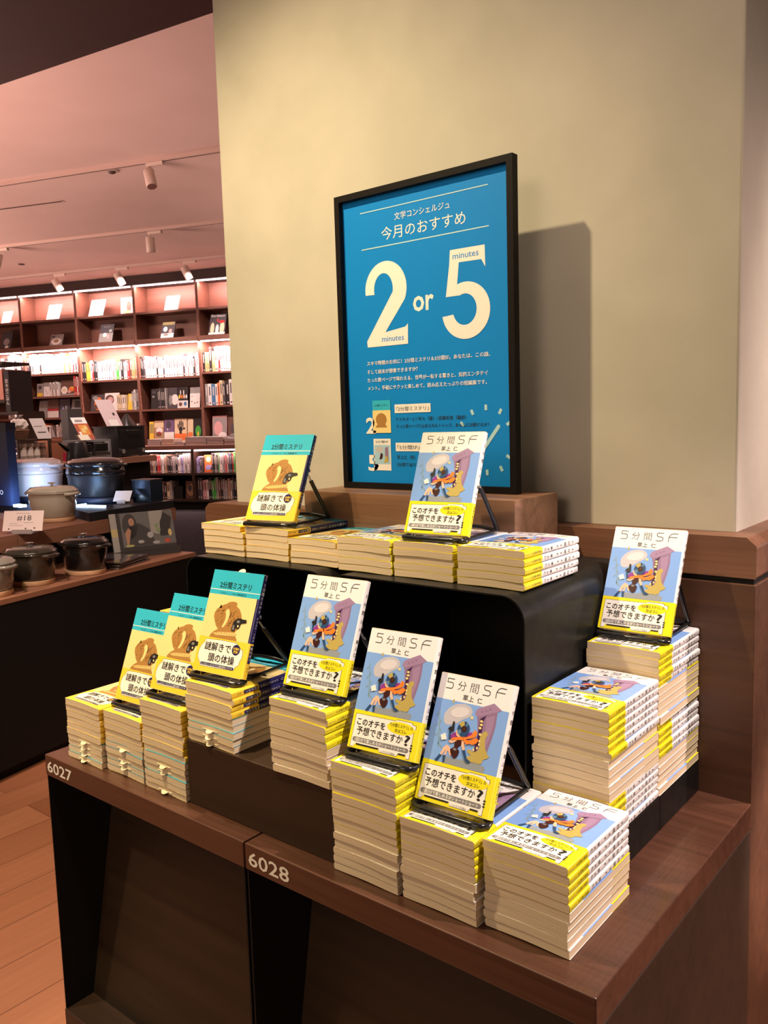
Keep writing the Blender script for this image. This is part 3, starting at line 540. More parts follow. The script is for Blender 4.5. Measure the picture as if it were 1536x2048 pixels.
def slip_mb():      # sales slip: rounded tab standing out of the head of the book
    mb = MB(); z = T*0.45; n = 14; r = 0.0075
    top = [(-r, H/2-0.004, z)] + [(r*math.cos(math.pi*(1-i/n)), H/2+0.0062*math.sin(math.pi*i/n), z-0.0030*math.sin(math.pi*i/n)) for i in range(n+1)] + [(r, H/2-0.004, z)]
    mb.prism(top, (0, 0, 0.0003), mat('slip_paper', (0.82, 0.74, 0.52, 1), 0.7)); mb.box(-0.017, 0.017, H/2-0.02, H/2+0.0008, z-0.0001, z+0.0004, mat('slip_paper', (0.82, 0.74, 0.52, 1), 0.7)); return mb
BAND_SF, BAND_MY = 0.0488, 0.0530
BOOK = {}
def book_parts(kind, style):       # style: 'upright' (flat boards), 'top' (lying, cover seen), 'low' (lying, edges seen only)
    k = (kind, style)
    if k in BOOK: return BOOK[k]
    hp = None if style == 'upright' else (W, 0.0010); P = []
    sf = kind == 'sf'
    cv = cover_mb(C_WHITE if sf else C_CREAM)
    if not sf:   # navy spine, teal head on the mystery
        cv = cover_mb(C_NAVY); cv.box(-W/2, W/2-0.0045, -H/2, H/2, T, T+0.00008, C_CREAM); cv.box(-W/2, W/2-0.0045, -H/2, H/2, -0.00008, 0, C_CREAM)
    if style == 'low':
        if sf: cv.poly([bf(0, 49, 1), bf(103.5, 49, 1), bf(103.5, 124, 1), bf(0, 124, 1)], C_BLUE)
        else: cv.poly([bf(0, 119, 1.5), bf(102, 119, 1.5), bf(102, 157, 1.5), bf(0, 157, 1.5)], C_TEAL)
    P.append(('cover', cv.mesh('cover', hp))); P.append(('page_block', pages_mb().mesh('page_block', hp)))
    bh = BAND_SF if sf else BAND_MY
    bd = cover_mb(C_YELLOW if sf else C_AMBER, -H/2+0.0007, -H/2+bh, 0.00014)
    if style != 'low':
        src = (sf_band_front() if sf else my_band_front()); n = len(bd.v)
        for f_, m_ in zip(src.f, src.fm): bd.add([src.v[i] for i in f_], [tuple(range(len(f_)))], src.mats[m_])
    P.append(('paper_band', bd.mesh('paper_band', hp)))
    P.append(('spine_lettering', (sf_spine() if sf else my_spine()).mesh('spine_lettering', hp)))
    P.append(('band_spine_print', (sf_band_spine() if sf else my_band_spine()).mesh('band_spine_print', hp)))
    if style != 'low':
        P.append(('cover_picture', (sf_art() if sf else my_art()).mesh('cover_picture', hp)))
        P.append(('cover_lettering', (sf_lettering() if sf else my_lettering()).mesh('cover_lettering', hp)))
        P.append(('band_lettering', (sf_band_lettering() if sf else my_band_lettering()).mesh('band_lettering', hp)))
    BOOK[k] = P; return P
PROTO = {}
def paperback(kind, style, loc, rz, label, group, slip=False):
    k = (kind, style, slip)
    if k not in PROTO:
        r = thing('paperback_book', loc, label, 'book', rz, group)
        for n_, me in book_parts(kind, style): put(n_, me, r)
        if slip: put('sales_slip', slip_mb().mesh('sales_slip'), r)
        PROTO[k] = r; return r
    r = dup(PROTO[k], loc, (0, 0, rz), label, group); return r
def stack(kind, x, y, z, flips, where, slips=False, t=0.01035, top_dx=0.0, turn=0.0):
    rg = random.Random(int(x*10000)+17); n = len(flips); colour = 'teal and cream' if kind == 'my' else 'white and blue'
    for i, fl in enumerate(flips):
        k = n-i; top = (i == n-1)
        pos = 'top' if k == 1 else ('bottom' if i == 0 else ORD[k]+' from top')
        lab = f"{'teal' if kind == 'my' else 'blue'} {'paperback on top of' if k == 1 else 'paperback at bottom of' if i == 0 else 'paperback ' + ORD[k] + ' from top in'} the {where}"
        dx, dy = rg.uniform(-0.0014, 0.0014), rg.uniform(-0.001, 0.0012)
        if top: dx = top_dx
        rz = (math.pi if fl == 'd' else 0) + rad(rg.uniform(-0.5, 0.5)) + turn
        paperback(kind, 'top' if top else 'low', (x+W/2+dx, y+H/2+dy, z+i*t), rz, lab, f'{colour} paperbacks in the {where}', slips and fl == 'd' and rg.random() < 0.75)
U, Dn = 'u', 'd'
stack('my', 0.0435, 0.0225, 0.0006, [Dn]*4+[U]*6, 'leftmost stack at the table front', True, 0.0106, 0.0015)
stack('my', 0.1512, 0.0300, 0.0006, [Dn]*5+[U]*5, 'second stack from left at the front', True)
stack('my', 0.2620, 0.0285, 0.0006, [Dn]*6+[U]*8, 'third stack from left at the front', True, 0.01035, -0.001)
stack('my', 0.3725, 0.0355, 0.1020, [Dn]*5+[U]*4, 'stack on the left of the wooden block', True, 0.0101, -0.001)
stack('sf', 0.5630, 0.0300, 0.1020, [Dn]*5+[U]*5, 'stack on the right of the wooden block')
stack('sf', 0.6805, 0.0235, 0.0006, [Dn]*5+[U]*9, 'tall front stack right of the wooden block', False, 0.01045)
stack('sf', 0.7905, 0.0250, 0.0006, [Dn]*5+[U]*5, 'front stack next to the corner one')
stack('sf', 0.9000, 0.0365, 0.0006, [Dn]*5+[U]*5, 'stack at the right front table corner')
stack('sf', 0.8715, 0.2015, 0.0510, [U]*5+[Dn]*5+[U]*6, 'front stack on the low black steps', False, 0.0104)
stack('sf', 0.8715, 0.3595, 0.0510, [Dn]*5+[U]*5+[Dn]*5+[U]*5, 'rear stack on the low black steps', False, 0.0101)
stack('my', 0.1920, 0.2290, 0.3465, [U]*5, 'first stack from left on the tall risers', False, 0.0108, -0.006)
stack('my', 0.2985, 0.2325, 0.3465, [U]*5, 'second stack from left on the tall risers', False, 0.0106)
stack('my', 0.4075, 0.2320, 0.3465, [U]*4, 'third stack from left on the tall risers', False, 0.0101, -0.0045)
stack('sf', 0.5200, 0.2250, 0.3465, [U]*5, 'fourth stack from left on the tall risers', False, 0.0104)
stack('sf', 0.6280, 0.2285, 0.3465, [U]*5, 'fifth stack from left on the tall risers', False, 0.0104)
stack('sf', 0.7420, 0.2280, 0.3465, [U]*5, 'rightmost stack on the tall risers', False, 0.0107)
stack('my', 0.0140, 0.2500, 0.0006, [Dn]*10+[U]*11, 'half-hidden stack left of the tall risers', False, 0.0101)

# display easels and the books standing on them
def easel(loc, rz, label, tilt):
    e = thing('book_easel', loc, label, 'stand', rz, 'black wire book easels')
    ty = math.tan(tilt)
    put('front_lip', MB().tube([(0.004, 0.010, 0.0042), (0.001, -0.002, 0.0042), (0.006, -0.0085, 0.0046), (0.02, -0.0095, 0.0050), (0.053, -0.0098, 0.0048), (0.085, -0.0095, 0.0050), (0.099, -0.0085, 0.0046), (0.104, -0.002, 0.0042), (0.101, 0.010, 0.0042)], 0.0040, RUBBER, 10).mesh('front_lip'), e)
    for sx in (0.010, 0.0945):
        yh = 0.0145+0.088*ty
        put('upright', MB().tube([(sx, 0.010, 0.0042), (sx, 0.0165, 0.012), (sx, yh+0.0006, 0.088)], 0.0026, RUBBER, 8).mesh('upright'), e)
        yl = yh+(0.116-yh)*0.18; zl = 0.088-(0.084)*0.18
        lg = put('back_leg', MB().tube([(sx, yl, zl), (sx, 0.110, 0.0105), (sx, 0.114, 0.0050), (sx, 0.113, 0.0042)], 0.0036, RUBBER, 8).mesh('back_leg'), e)
        put('wire', MB().tube([(sx, yh+0.001, 0.0885), (sx, yl, zl)], 0.0016, STEEL, 8).mesh('wire'), lg)
        put('hinge', MB().lathe([(0.0001, -0.0025), (0.0042, -0.0025), (0.0042, 0.0025), (0.0001, 0.0025)], mat('hinge_grey', (0.12, 0.12, 0.12, 1), .4), seg=16).mesh('hinge'), e).location = (sx, yh+0.0035, 0.091)
        put('foot_arm', MB().tube([(sx, 0.010, 0.0038), (sx, 0.06, 0.0040), (sx, 0.112, 0.0042)], 0.0026, RUBBER, 8).mesh('foot_arm'), e)
    put('rear_bar', MB().tube([(0.0945, 0.113, 0.0042), (0.088, 0.114, 0.0052), (0.070, 0.111, 0.0085), (0.052, 0.109, 0.0095), (0.034, 0.111, 0.0085), (0.016, 0.114, 0.0052), (0.010, 0.113, 0.0042)], 0.0033, RUBBER, 8).mesh('rear_bar'), e)
    return e
stands = [  # kind, x, y of the lower left corner, stack top z, yaw, tilt, label of book, label of easel
    ('my', 0.1455, 0.0572, 0.1046, 3.0, 21.5, 'lowest of the three teal paperbacks standing on easels', 'black wire easel over the second stack from left'),
    ('my', 0.2590, 0.0505, 0.1460, 3.0, 23.0, 'middle one of the three teal paperbacks standing on easels', 'black wire easel over the third stack from left'),
    ('my', 0.3652, 0.0560, 0.1935, 4.2, 21.5, 'teal paperback standing on the easel over the wooden block', 'black wire easel over left end of the wooden block'),
    ('my', 0.2950, 0.2380, 0.4005, 7.5, 25.0, 'teal paperback standing on the tall risers left of the poster', 'black wire easel on the tall risers left of the poster'),
    ('sf', 0.6385, 0.2425, 0.3992, 4.6, 22.4, 'blue paperback standing in front of the poster', 'black wire easel in front of the poster'),
    ('sf', 0.5645, 0.0569, 0.2060, 3.4, 23.0, 'blue paperback standing over the right end of the wooden block', 'black wire easel over right end of the wooden block'),
    ('sf', 0.6862, 0.0500, 0.1472, 4.4, 24.0, 'middle one of the three blue front paperbacks standing on easels', 'black wire easel over the tall front stack'),
    ('sf', 0.7905, 0.0550, 0.1046, 1.6, 25.5, 'frontmost and largest-looking blue paperback standing on an easel', 'black wire easel over the stack next to the corner'),
    ('sf', 0.8690, 0.4000, 0.2540, 1.5, 26.0, 'blue paperback standing beside the pillar base at right', 'black wire easel beside the pillar base')]
for kind, x, y, z, yw, tl, lb, le in stands:
    e = easel((x, y, z), rad(yw), le, rad(tl))
    R_ = Matrix.Rotation(rad(yw), 4, 'Z') @ Matrix.Rotation(rad(90-tl), 4, 'X')
    r = paperback(kind, 'upright', (0, 0, 0), 0, lb, 'paperbacks standing on easels', x == 0.3652)
    p = Matrix.Translation(Vector((x, y, z+0.0105+Z0))) @ R_ @ Matrix.Translation(Vector((W/2, H/2, -T)))
    r.rotation_euler = p.to_euler(); r.location = p.to_translation()
# ------------------------------------------------------------------ back of the shop: bookcase wall
A_SH = math.atan2(0.35837, 0.93358); B_SH = (-8.2054, 6.703)
def shw(u, n, z): return (B_SH[0]+u*math.cos(A_SH)-n*math.sin(A_SH), B_SH[1]+u*math.sin(A_SH)+n*math.cos(A_SH), z-Z0)
LED = mat('led_strip', (1, 1, 1, 1), emit=(1.0, 0.78, 0.76, 1), estr=9.0)
bc = thing('bookcase', shw(0, 0, 0), 'long dark wooden bookcase wall with lit upper shelves at the back', 'bookcase', A_SH)
def BP(mb, name): return mb.build(name, bc, loc=(0, 0, 0))
UP, DEP, U0, U1 = 0.35, 0.32, -4.10, 1.10
DIV = [-4.06, -3.047, -2.035, -1.013, 0.027, 1.05]
BP(MB().box(U0, U1, UP+DEP, UP+DEP+0.03, 0.9, 3.35, W_SHELF), 'back_panel')
BP(MB().box(U0, U1, UP-0.06, UP+DEP, 3.215, 3.345, mat('bookcase_cornice', (0.035, 0.014, 0.011, 1), 0.6)), 'cornice')
for d in DIV:
    BP(MB().box(d-0.02, d+0.02, UP, UP+DEP, 0.91, 3.215, W_SHELF), 'upright')
    BP(MB().box(d-0.022, d+0.022, 0.0, UP+DEP, 0.10, 0.845, W_FRONT), 'upright')
def shelf(i, z, tk=0.028, n0=UP+0.004): BP(MB().box(DIV[i]+0.021, DIV[i+1]-0.021, n0, UP+DEP-0.001, z-tk, z, W_SHELF), 'shelf')
LEV = {0: [2.035, 1.69, 1.36], 1: [2.03, 1.687, 1.36, 1.06], 2: [1.890, 1.435], 3: [1.890, 1.435], 4: [1.935, 1.460]}
for i in range(5):
    shelf(i, 2.835, 0.030); shelf(i, 2.445, 0.066, UP-0.012)
    for z in LEV[i]: shelf(i, z)
    BP(MB().box(DIV[i]+0.023, DIV[i+1]-0.023, 0.006, UP+DEP-0.01, 0.485, 0.515, W_FRONT), 'shelf')
    BP(MB().box(DIV[i]+0.023, DIV[i+1]-0.023, 0.006, UP+DEP-0.01, 0.11, 0.14, W_FRONT), 'shelf')
    for zz, nn, m_ in ((3.205, UP-0.03, LED), (2.372, UP+0.004, LED), (0.838, 0.02, LED)):
        BP(MB().box(DIV[i]+0.024, DIV[i+1]-0.024, nn, nn+0.012, zz-0.012, zz+0.006, m_), 'light_strip')
BP(MB().box(U0, U1, -0.01, UP+DEP, 0.845, 0.905, W_SHELF), 'counter')
BP(MB().box(U0, U1, UP+DEP, UP+DEP+0.03, 0.0, 0.845, W_FRONT), 'back_panel')
BP(MB().box(U0, U1, 0.06, 0.09, 0.0, 0.105, BLACKPANEL), 'toe_kick')
for zz, nn, pw_ in ((3.19, UP+0.02, 115), (2.36, UP-0.02, 250), (0.83, 0.03, 60)):
    a_ = shw(-1.5, nn, zz); b_ = shw(-1.5, nn+(0.14 if zz > 1 else 0.1), zz-0.35)
    l_ = light('AREA', a_, b_, pw_, (1.0, 0.63, 0.60), shape='RECTANGLE', size=5.1, size_y=0.03)
    d_ = (Vector(b_)-Vector(a_)).normalized(); x_ = Vector((math.cos(A_SH), math.sin(A_SH), 0)); zax = -d_; y_ = zax.cross(x_).normalized()
    m_ = Matrix((x_, y_, zax)).transposed().to_4x4(); m_.translation = Vector(a_)+Vector((0, 0, Z0)); l_.matrix_world = m_

PALE = {'w': ('white', (0.82, 0.78, 0.75)), 'k': ('black', (0.018, 0.016, 0.018)), 'g': ('grey', (0.30, 0.28, 0.27)), 'c': ('cream', (0.72, 0.60, 0.40)), 'y': ('yellow', (0.80, 0.55, 0.06)),
        'r': ('red', (0.45, 0.03, 0.03)), 'b': ('blue', (0.06, 0.20, 0.42)), 'n': ('green', (0.06, 0.38, 0.06)), 'l': ('lavender', (0.38, 0.36, 0.66)), 'p': ('pink', (0.66, 0.36, 0.36)),
        'o': ('olive', (0.36, 0.30, 0.12)), 't': ('tan', (0.42, 0.26, 0.15)), 'm': ('brown', (0.14, 0.07, 0.05)), 'x': ('orange', (0.80, 0.20, 0.05)), 'd': ('dark grey', (0.07, 0.06, 0.07)), 'v': ('violet', (0.16, 0.10, 0.22))}
SP = {}
def spine_book(code, u, n, z, th, dp, hh, label, group, lean=0.0):
    if code not in SP:
        nm, c = PALE[code]; m = mat('shelf_cover_'+nm.replace(' ', '_'), (*c, 1), 0.45); mb = MB()
        mb.box(0, 1, 0, 0.97, 0, 0.985, m); mb.box(0.12, 0.88, 0.03, 1, 0.985, 0.99, PAGES)
        lt = mat('shelf_title_pale', (0.6, 0.56, 0.5, 1), 0.5) if sum(c) < 0.9 else mat('shelf_title_dark', (0.10, 0.08, 0.08, 1), 0.5)
        mb.poly([(0.32, -0.004, 0.45), (0.68, -0.004, 0.45), (0.68, -0.004, 0.86), (0.32, -0.004, 0.86)], lt); mb.poly([(0.3, -0.004, 0.06), (0.7, -0.004, 0.06), (0.7, -0.004, 0.13), (0.3, -0.004, 0.13)], lt)
        o = mb.build('shelf_book'); SP[code] = o
    else:
        o = SP[code].copy(); COL.objects.link(o)
    p = shw(u, n, z); o.location = (p[0], p[1], p[2]+Z0); o.scale = (th, dp, hh); o.rotation_euler = (0, lean, A_SH)
    return tag(o, label, 'book', group)
def spine_row(codes, u0, u1, n, z, h0, h1, where, seed, dp=0.17, lean=0.0):
    rg = random.Random(seed); ths = [rg.uniform(0.7, 1.35) for _ in codes]; k = (u1-u0)/sum(ths); u = u0; cnt = {}
    for c in codes: cnt[c] = cnt.get(c, 0)+1
    seen = {}
    for i, (c, t_) in enumerate(zip(codes, ths)):
        seen[c] = seen.get(c, 0)+1; nm = PALE[c][0]
        lab = f'only {nm} book {where}' if cnt[c] == 1 else f'{nm} book, {"first" if seen[c] == 1 else ORD[seen[c]]} such from left {where}'
        spine_book(c, u, n+rg.uniform(0, 0.012), z+0.0008, t_*k*0.94, dp, h0+(h1-h0)*rg.random(), lab, 'books ' + where, lean); u += t_*k
UB = UP+0.03
ROW1, ROW2, ROW3 = 'in the brightly lit row', 'in the row below the lit one', 'in the low cabinet'
spine_row('wkwgwkwd', -3.56, -3.07, UB, 2.035, 0.22, 0.33, 'in the lit row at far left', 1)
spine_row('dkwkwwgwkwcwwwwwwwwwwpwwywwxwprwdw', -3.02, -2.06, UB, 2.03, 0.24, 0.31, 'in the lit row of the left bay', 2)
spine_row('kkyywrkkwwwwwlwgwnwkwwrmoot', -2.01, -1.036, UB, 1.89, 0.25, 0.31, 'in the lit row of the middle bay', 3)
spine_row('kkdwwwwwwkwwwkwwwwwwpwwdwgwwkpww', -0.99, 0.004, UB, 1.89, 0.27, 0.33, 'in the lit row of the right bay', 4)
spine_row('kookocprwwwwwwwdkwpw', 0.05, 0.72, UB, 1.935, 0.27, 0.36, 'in the lit row beside the pillar', 5)
spine_row('nwckg', -3.50, -3.07, UB, 1.69, 0.16, 0.24, 'in the second row at far left', 6)
spine_row('wgwgw', -2.62, -2.47, UB, 1.687, 0.21, 0.25, 'in the second row of the left bay', 7)
spine_row('rrwrw', -2.18, -2.06, UB, 1.687, 0.27, 0.30, 'at the right end of the left bay', 8)
spine_row('cccwc', -1.43, -1.27, UB, 1.435, 0.20, 0.24, 'in the second row of the middle bay', 9)
spine_row('ggwgdg', -1.17, -1.04, UB, 1.435, 0.27, 0.30, 'at the right end of the middle bay', 10)
spine_row('kdkkg', -0.73, -0.58, UB, 1.435, 0.28, 0.31, 'between dark covers in the right bay', 11)
spine_row('gwbwxcdkwyw', 0.06, 0.62, UB, 1.460, 0.30, 0.36, 'in the second row beside the pillar', 12)
spine_row('wgrgwrwr', -3.45, -3.08, UB, 1.36, 0.18, 0.23, 'in the third row at far left', 13)
spine_row('wggwgkwgw', -2.56, -2.20, UB, 1.06, 0.17, 0.23, 'in the bottom row of the left bay', 14)
spine_row('rkrxw', -2.99, -2.66, UB, 1.06, 0.17, 0.24, 'behind the wire basket in the left bay', 15)
spine_row('kgkgwg', -1.66, -1.50, UB, 0.907, 0.12, 0.22, 'behind the leaflet on the black oven', 16)
spine_row('gwgkwg', -1.22, -1.06, UB, 0.907, 0.26, 0.33, 'right of the black pyramid stand', 17)
NB = 0.05
spine_row('pwtmrgtrgmrgtkrg', -1.85, -1.06, NB, 0.5155, 0.21, 0.26, 'in the upper low cabinet at left', 18, 0.2)
spine_row('gmkgdgkwgmdtgkrrgwgtmkdggkwwlwgw', -0.97, -0.06, NB, 0.5155, 0.22, 0.28, 'in the upper low cabinet at right', 19, 0.2)
spine_row('dkgdnwwgprwdbkrndrwg', 0.30, 0.75, NB, 0.5155, 0.25, 0.29, 'in the low cabinet beside the pillar', 20, 0.2)
spine_row('lld', 0.055, 0.145, NB, 0.5155, 0.20, 0.24, 'left of the orange cover book', 21, 0.2)
spine_row('tgmkgt', -0.975, -0.69, NB, 0.1405, 0.26, 0.30, 'in the lowest row at left', 22, 0.2)
spine_row('ctmkcg', -0.66, -0.36, NB, 0.1405, 0.22, 0.28, 'leaning in the lowest row at left', 23, 0.2)
spine_row('ddppwkknngmkggtwdkdm', 0.055, 0.74, NB, 0.1405, 0.26, 0.31, 'in the lowest row beside the pillar', 24, 0.2)
# face-out books: a leaning cover with its picture shapes (u, v, ru, rv, colour)
def face_book(u, n, z, w_, h_, code, pics, label, lean=14, th=0.012, title=None, group='face-out books on the bookcase', name='cover_book'):
    nm, c = PALE[code]; t = thing(name, shw(u, n, z+0.002), label, 'book', A_SH, group); a = rad(lean)
    ax, ay, az = Vector((1, 0, 0)), Vector((0, math.cos(a), -math.sin(a))), Vector((0, math.sin(a), math.cos(a)))
    o = Vector((0, 0.0, math.sin(a)*th))
    mb = MB(); mb.obox(o, ax*w_, ay*th, az*h_, mat('shelf_cover_'+nm.replace(' ', '_'), (*c, 1), 0.45))
    put('cover', mb.mesh('cover'), t)
    pb = MB(); pb.obox(o+ax*0.003+ay*0.002+az*h_, ax*(w_-0.006), ay*(th-0.004), az*0.0008, PAGES); put('page_block', pb.mesh('page_block'), t)
    if pics or title:
        pm = MB()
        for i, (pu, pv, ru, rv, code2) in enumerate(pics):
            m2 = mat('shelf_cover_'+PALE[code2][0].replace(' ', '_'), (*PALE[code2][1], 1), 0.45)
            base = o - ay*(0.0006+0.0005*i)
            if ru > 0: pts = [base+ax*(w_*(pu+ru*math.cos(k*math.pi/9)))+az*(h_*(pv+rv*math.sin(k*math.pi/9))) for k in range(18)]
            else: pts = [base+ax*(w_*(pu+sx_*-ru))+az*(h_*(pv+sz_*rv)) for sx_, sz_ in ((-1, -1), (1, -1), (1, 1), (-1, 1))]
            pm.poly(pts, m2)
        if pics: put('cover_picture', pm.mesh('cover_picture'), t)
        if title:
            pm = MB(); tt, tu, tv, tw, ts, code2 = title
            pm.text(tt, o-ay*0.0045+ax*(w_*tu)+az*(h_*tv), ax, az, mat('shelf_cover_'+PALE[code2][0].replace(' ', '_'), (*PALE[code2][1], 1), 0.45), width=w_*tw, size=ts)
            put('title_lettering', pm.mesh('title_lettering'), t)
    return t
Z1, Z2 = 2.836, 2.446
FN = UP+0.06
face_book(-3.47, FN, Z1, 0.17, 0.20, 'w', [(.4, .8, .2, .12, 'g')], 'white cover at left picture edge on the top shelf', 24)
face_book(-2.62, FN, Z1, 0.23, 0.25, 'w', [(.35, .75, .1, .1, 'g'), (.7, .8, .12, .07, 'p'), (.5, .6, .08, .05, 'g')], 'white cover with grey figures on the top shelf of left bay', 24)
face_book(-1.855, FN, Z1, 0.25, 0.27, 'w', [], 'plain white cover on the top shelf of the middle bay', 24)
face_book(-1.40, FN+0.16, Z1, 0.215, 0.265, 'p', [(.5, .9, -.5, .1, 'w'), (.3, .5, .15, .35, 'c'), (.68, .5, .2, .3, 'm'), (.5, .2, .3, .1, 't')], 'pink cover with a standing figure on the top shelf', 6)
face_book(-0.55, FN, Z1, 0.22, 0.23, 'w', [(.6, .6, .06, .08, 'g'), (.8, .62, .06, .08, 'g')], 'white cover with two grey marks on the top shelf', 24)
face_book(0.50, FN, Z1, 0.2, 0.22, 'w', [], 'white cover cut by the pillar on the top shelf', 24)
face_book(-3.52, FN, Z2, 0.19, 0.28, 'd', [(.5, .4, .3, .2, 'g'), (.6, .1, .2, .08, 'w')], 'dark cover at the left picture edge on the second shelf', 18)
face_book(-2.60, FN, Z2, 0.23, 0.185, 'g', [(.5, .35, .4, .3, 'w'), (.5, .4, .2, .16, 't'), (.2, .8, .15, .1, 'd')], 'grey cover with a white plate of food on second shelf', 24)
face_book(-1.71, FN, Z2, 0.24, 0.285, 'd', [(.5, .25, -.5, .25, 'g'), (.4, .4, .15, .12, 'w'), (.65, .3, .1, .12, 'p'), (.78, .62, .09, .07, 'w'), (.78, .62, .05, .04, 'd')], 'dark cover with pale lettering on second shelf of middle bay', 20, title=('GASTRO', .25, .82, .5, .03, 'g'))
face_book(-0.64, FN, Z2, 0.22, 0.25, 'd', [(.5, .9, -.45, .09, 'o'), (.3, .55, .16, .16, 'w'), (.5, .15, -.48, .14, 'w'), (.7, .4, .12, .16, 'p'), (.4, .2, .2, .08, 'g')], 'dark cover with a tan title bar on the second shelf', 20)
face_book(0.15, FN, Z2, 0.26, 0.31, 'd', [(.2, .3, .12, .3, 'c'), (.5, .25, .1, .25, 'w'), (.8, .32, .14, .32, 'c'), (.75, .62, .2, .07, 'r'), (.5, .7, .06, .08, 'r'), (.5, .06, -.5, .05, 'w')], 'black cover with candles and script title beside the pillar', 18, title=('Bordeaux', .08, .86, .84, .055, 'w'))
# second and third rows
face_book(-2.90, FN, 1.687, 0.115, 0.20, 'g', [(.5, .15, -.45, .14, 'y'), (.5, .7, .3, .15, 'd')], 'grey and yellow cover in the second row of left bay', 8)
face_book(-2.775, FN, 1.687, 0.14, 0.215, 'w', [(.2, .5, .06, .03, 'm'), (.35, .35, .06, .03, 'm'), (.55, .22, .06, .03, 'm'), (.5, .85, -.5, .15, 'g')], 'white cover with brown dots in the second row', 8)
face_book(-2.455, FN, 1.687, 0.265, 0.235, 'm', [(.25, .35, .22, .25, 'w'), (.25, .35, .12, .12, 'c'), (.75, .4, .2, .16, 'x'), (.6, .25, .12, .1, 'p'), (.5, .06, -.5, .05, 'g'), (.8, .5, .08, .07, 'y')], 'brown cover with food plates in the second row', 8)
face_book(-2.90, FN, 1.36, 0.165, 0.27, 'g', [(.35, .2, -.35, .2, 'w')], 'grey cover at left of the third row', 12)
face_book(-2.725, FN, 1.36, 0.205, 0.28, 'm', [(.5, .18, -.5, .18, 'w'), (.5, .42, -.48, .06, 'r'), (.3, .7, .06, .12, 'd')], 'dark cover with red and white band in the third row', 6)
face_book(-2.503, FN, 1.36, 0.19, 0.275, 'v', [(.5, .6, -.5, .35, 'd'), (.35, .35, .1, .22, 'l'), (.65, .4, .12, .26, 'g'), (.5, .2, .1, .12, 'w')], 'violet cover with pale streaks in the third row', 6)
face_book(-2.30, FN, 1.36, 0.19, 0.275, 'g', [(.5, .2, -.5, .2, 'w'), (.6, .7, -.3, .2, 'd')], 'grey cover with white lower half in the third row', 14)
face_book(-1.93, FN, 1.435, 0.24, 0.25, 'd', [(.55, .45, .3, .4, 'x'), (.6, .55, .14, .16, 'c'), (.4, .25, .2, .14, 'm'), (.3, .8, .2, .12, 'g')], 'dark cover with a glowing orange form in middle bay', 12)
face_book(-1.684, FN, 1.435, 0.25, 0.265, 'w', [(.35, .62, .32, .28, 'm'), (.4, .6, .2, .18, 'p'), (.78, .75, .16, .2, 'w'), (.4, .3, .2, .1, 'r')], 'white cover with a red roast in the middle bay', 10)
face_book(-1.265, FN, 1.435, 0.085, 0.24, 'y', [(.5, .7, .3, .2, 'c')], 'bright yellow cover in the middle bay', 8)
face_book(-0.865, FN, 1.435, 0.125, 0.29, 'k', [(.4, .85, .25, .06, 'd'), (.3, .62, .16, .05, 'g')], 'black cover at left end of the right bay', 6)
face_book(-0.572, FN, 1.435, 0.145, 0.30, 'd', [(.75, .42, .42, .26, 'w'), (.35, .45, .06, .05, 'r'), (.25, .4, .2, .25, 'g')], 'dark cover with a large white plate in right bay', 6)
face_book(-0.42, FN, 1.435, 0.175, 0.30, 'k', [(.5, .18, -.5, .18, 'w'), (.2, .55, .09, .1, 'y'), (.42, .55, .09, .1, 'x'), (.64, .55, .09, .1, 'c'), (.85, .55, .08, .1, 'w'), (.3, .18, .16, .1, 'm'), (.75, .2, .14, .1, 'b'), (.3, .75, .05, .12, 'w'), (.6, .75, .05, .12, 'w')], 'black and white cover with coloured cups in right bay', 6)
face_book(-0.215, FN, 1.435, 0.165, 0.295, 'g', [(.5, .35, -.5, .35, 'w'), (.2, .55, .05, .03, 'r'), (.2, .3, .06, .03, 'm'), (.5, .22, .06, .03, 'm'), (.75, .25, .06, .03, 'm')], 'white cover with scattered small dots in right bay', 8)
# above the counter: covers on risers of magazines
def mag_stack(codes, u, w_, n, z, th, where, dp=0.235):
    rg = random.Random(int(u*100)); nmax = len(codes)
    for i, c in enumerate(codes):
        nm = PALE[c][0]; mb = MB(); m = mat('shelf_cover_'+nm.replace(' ', '_'), (*PALE[c][1], 1), 0.45)
        mb.box(0, w_, 0, dp, 0, th*0.16, m); mb.box(0.002, w_-0.002, 0.002, dp-0.002, th*0.16, th*0.8, mat('magazine_edges', (0.36, 0.30, 0.28, 1), 0.7)); mb.box(0, w_, 0, dp, th*0.8, th*0.96, m)
        o = mb.build('magazine', loc=shw(u+rg.uniform(-0.006, 0.006), n+rg.uniform(-.004, .004), z+0.001+i*th)); o.rotation_euler = (0, 0, A_SH)
        k = nmax-i
        tag(o, f"{nm} magazine {'on top of' if k == 1 else 'at bottom of' if i == 0 else ORD[k]+' from top in'} the {where}", 'magazine', 'magazines in the ' + where)
mag_stack('gggg', -0.755, 0.215, 0.10, 0.905, 0.024, 'grey stack right of the black oven')
mag_stack('tctt', -0.53, 0.205, 0.10, 0.905, 0.024, 'tan stack under the hand cover')
mag_stack('gd', -0.315, 0.17, 0.10, 0.905, 0.018, 'thin low stack on the counter')
mag_stack('ggggg', -0.13, 0.33, 0.10, 0.905, 0.023, 'wide grey stack on the counter')
mag_stack('ggdgg', 0.215, 0.26, 0.10, 0.905, 0.022, 'grey stack left of the pillar edge')
mag_stack('gdgg', 0.49, 0.22, 0.10, 0.905, 0.022, 'grey stack touching the pillar edge')
FC = 0.40
def stand_z(z): return z
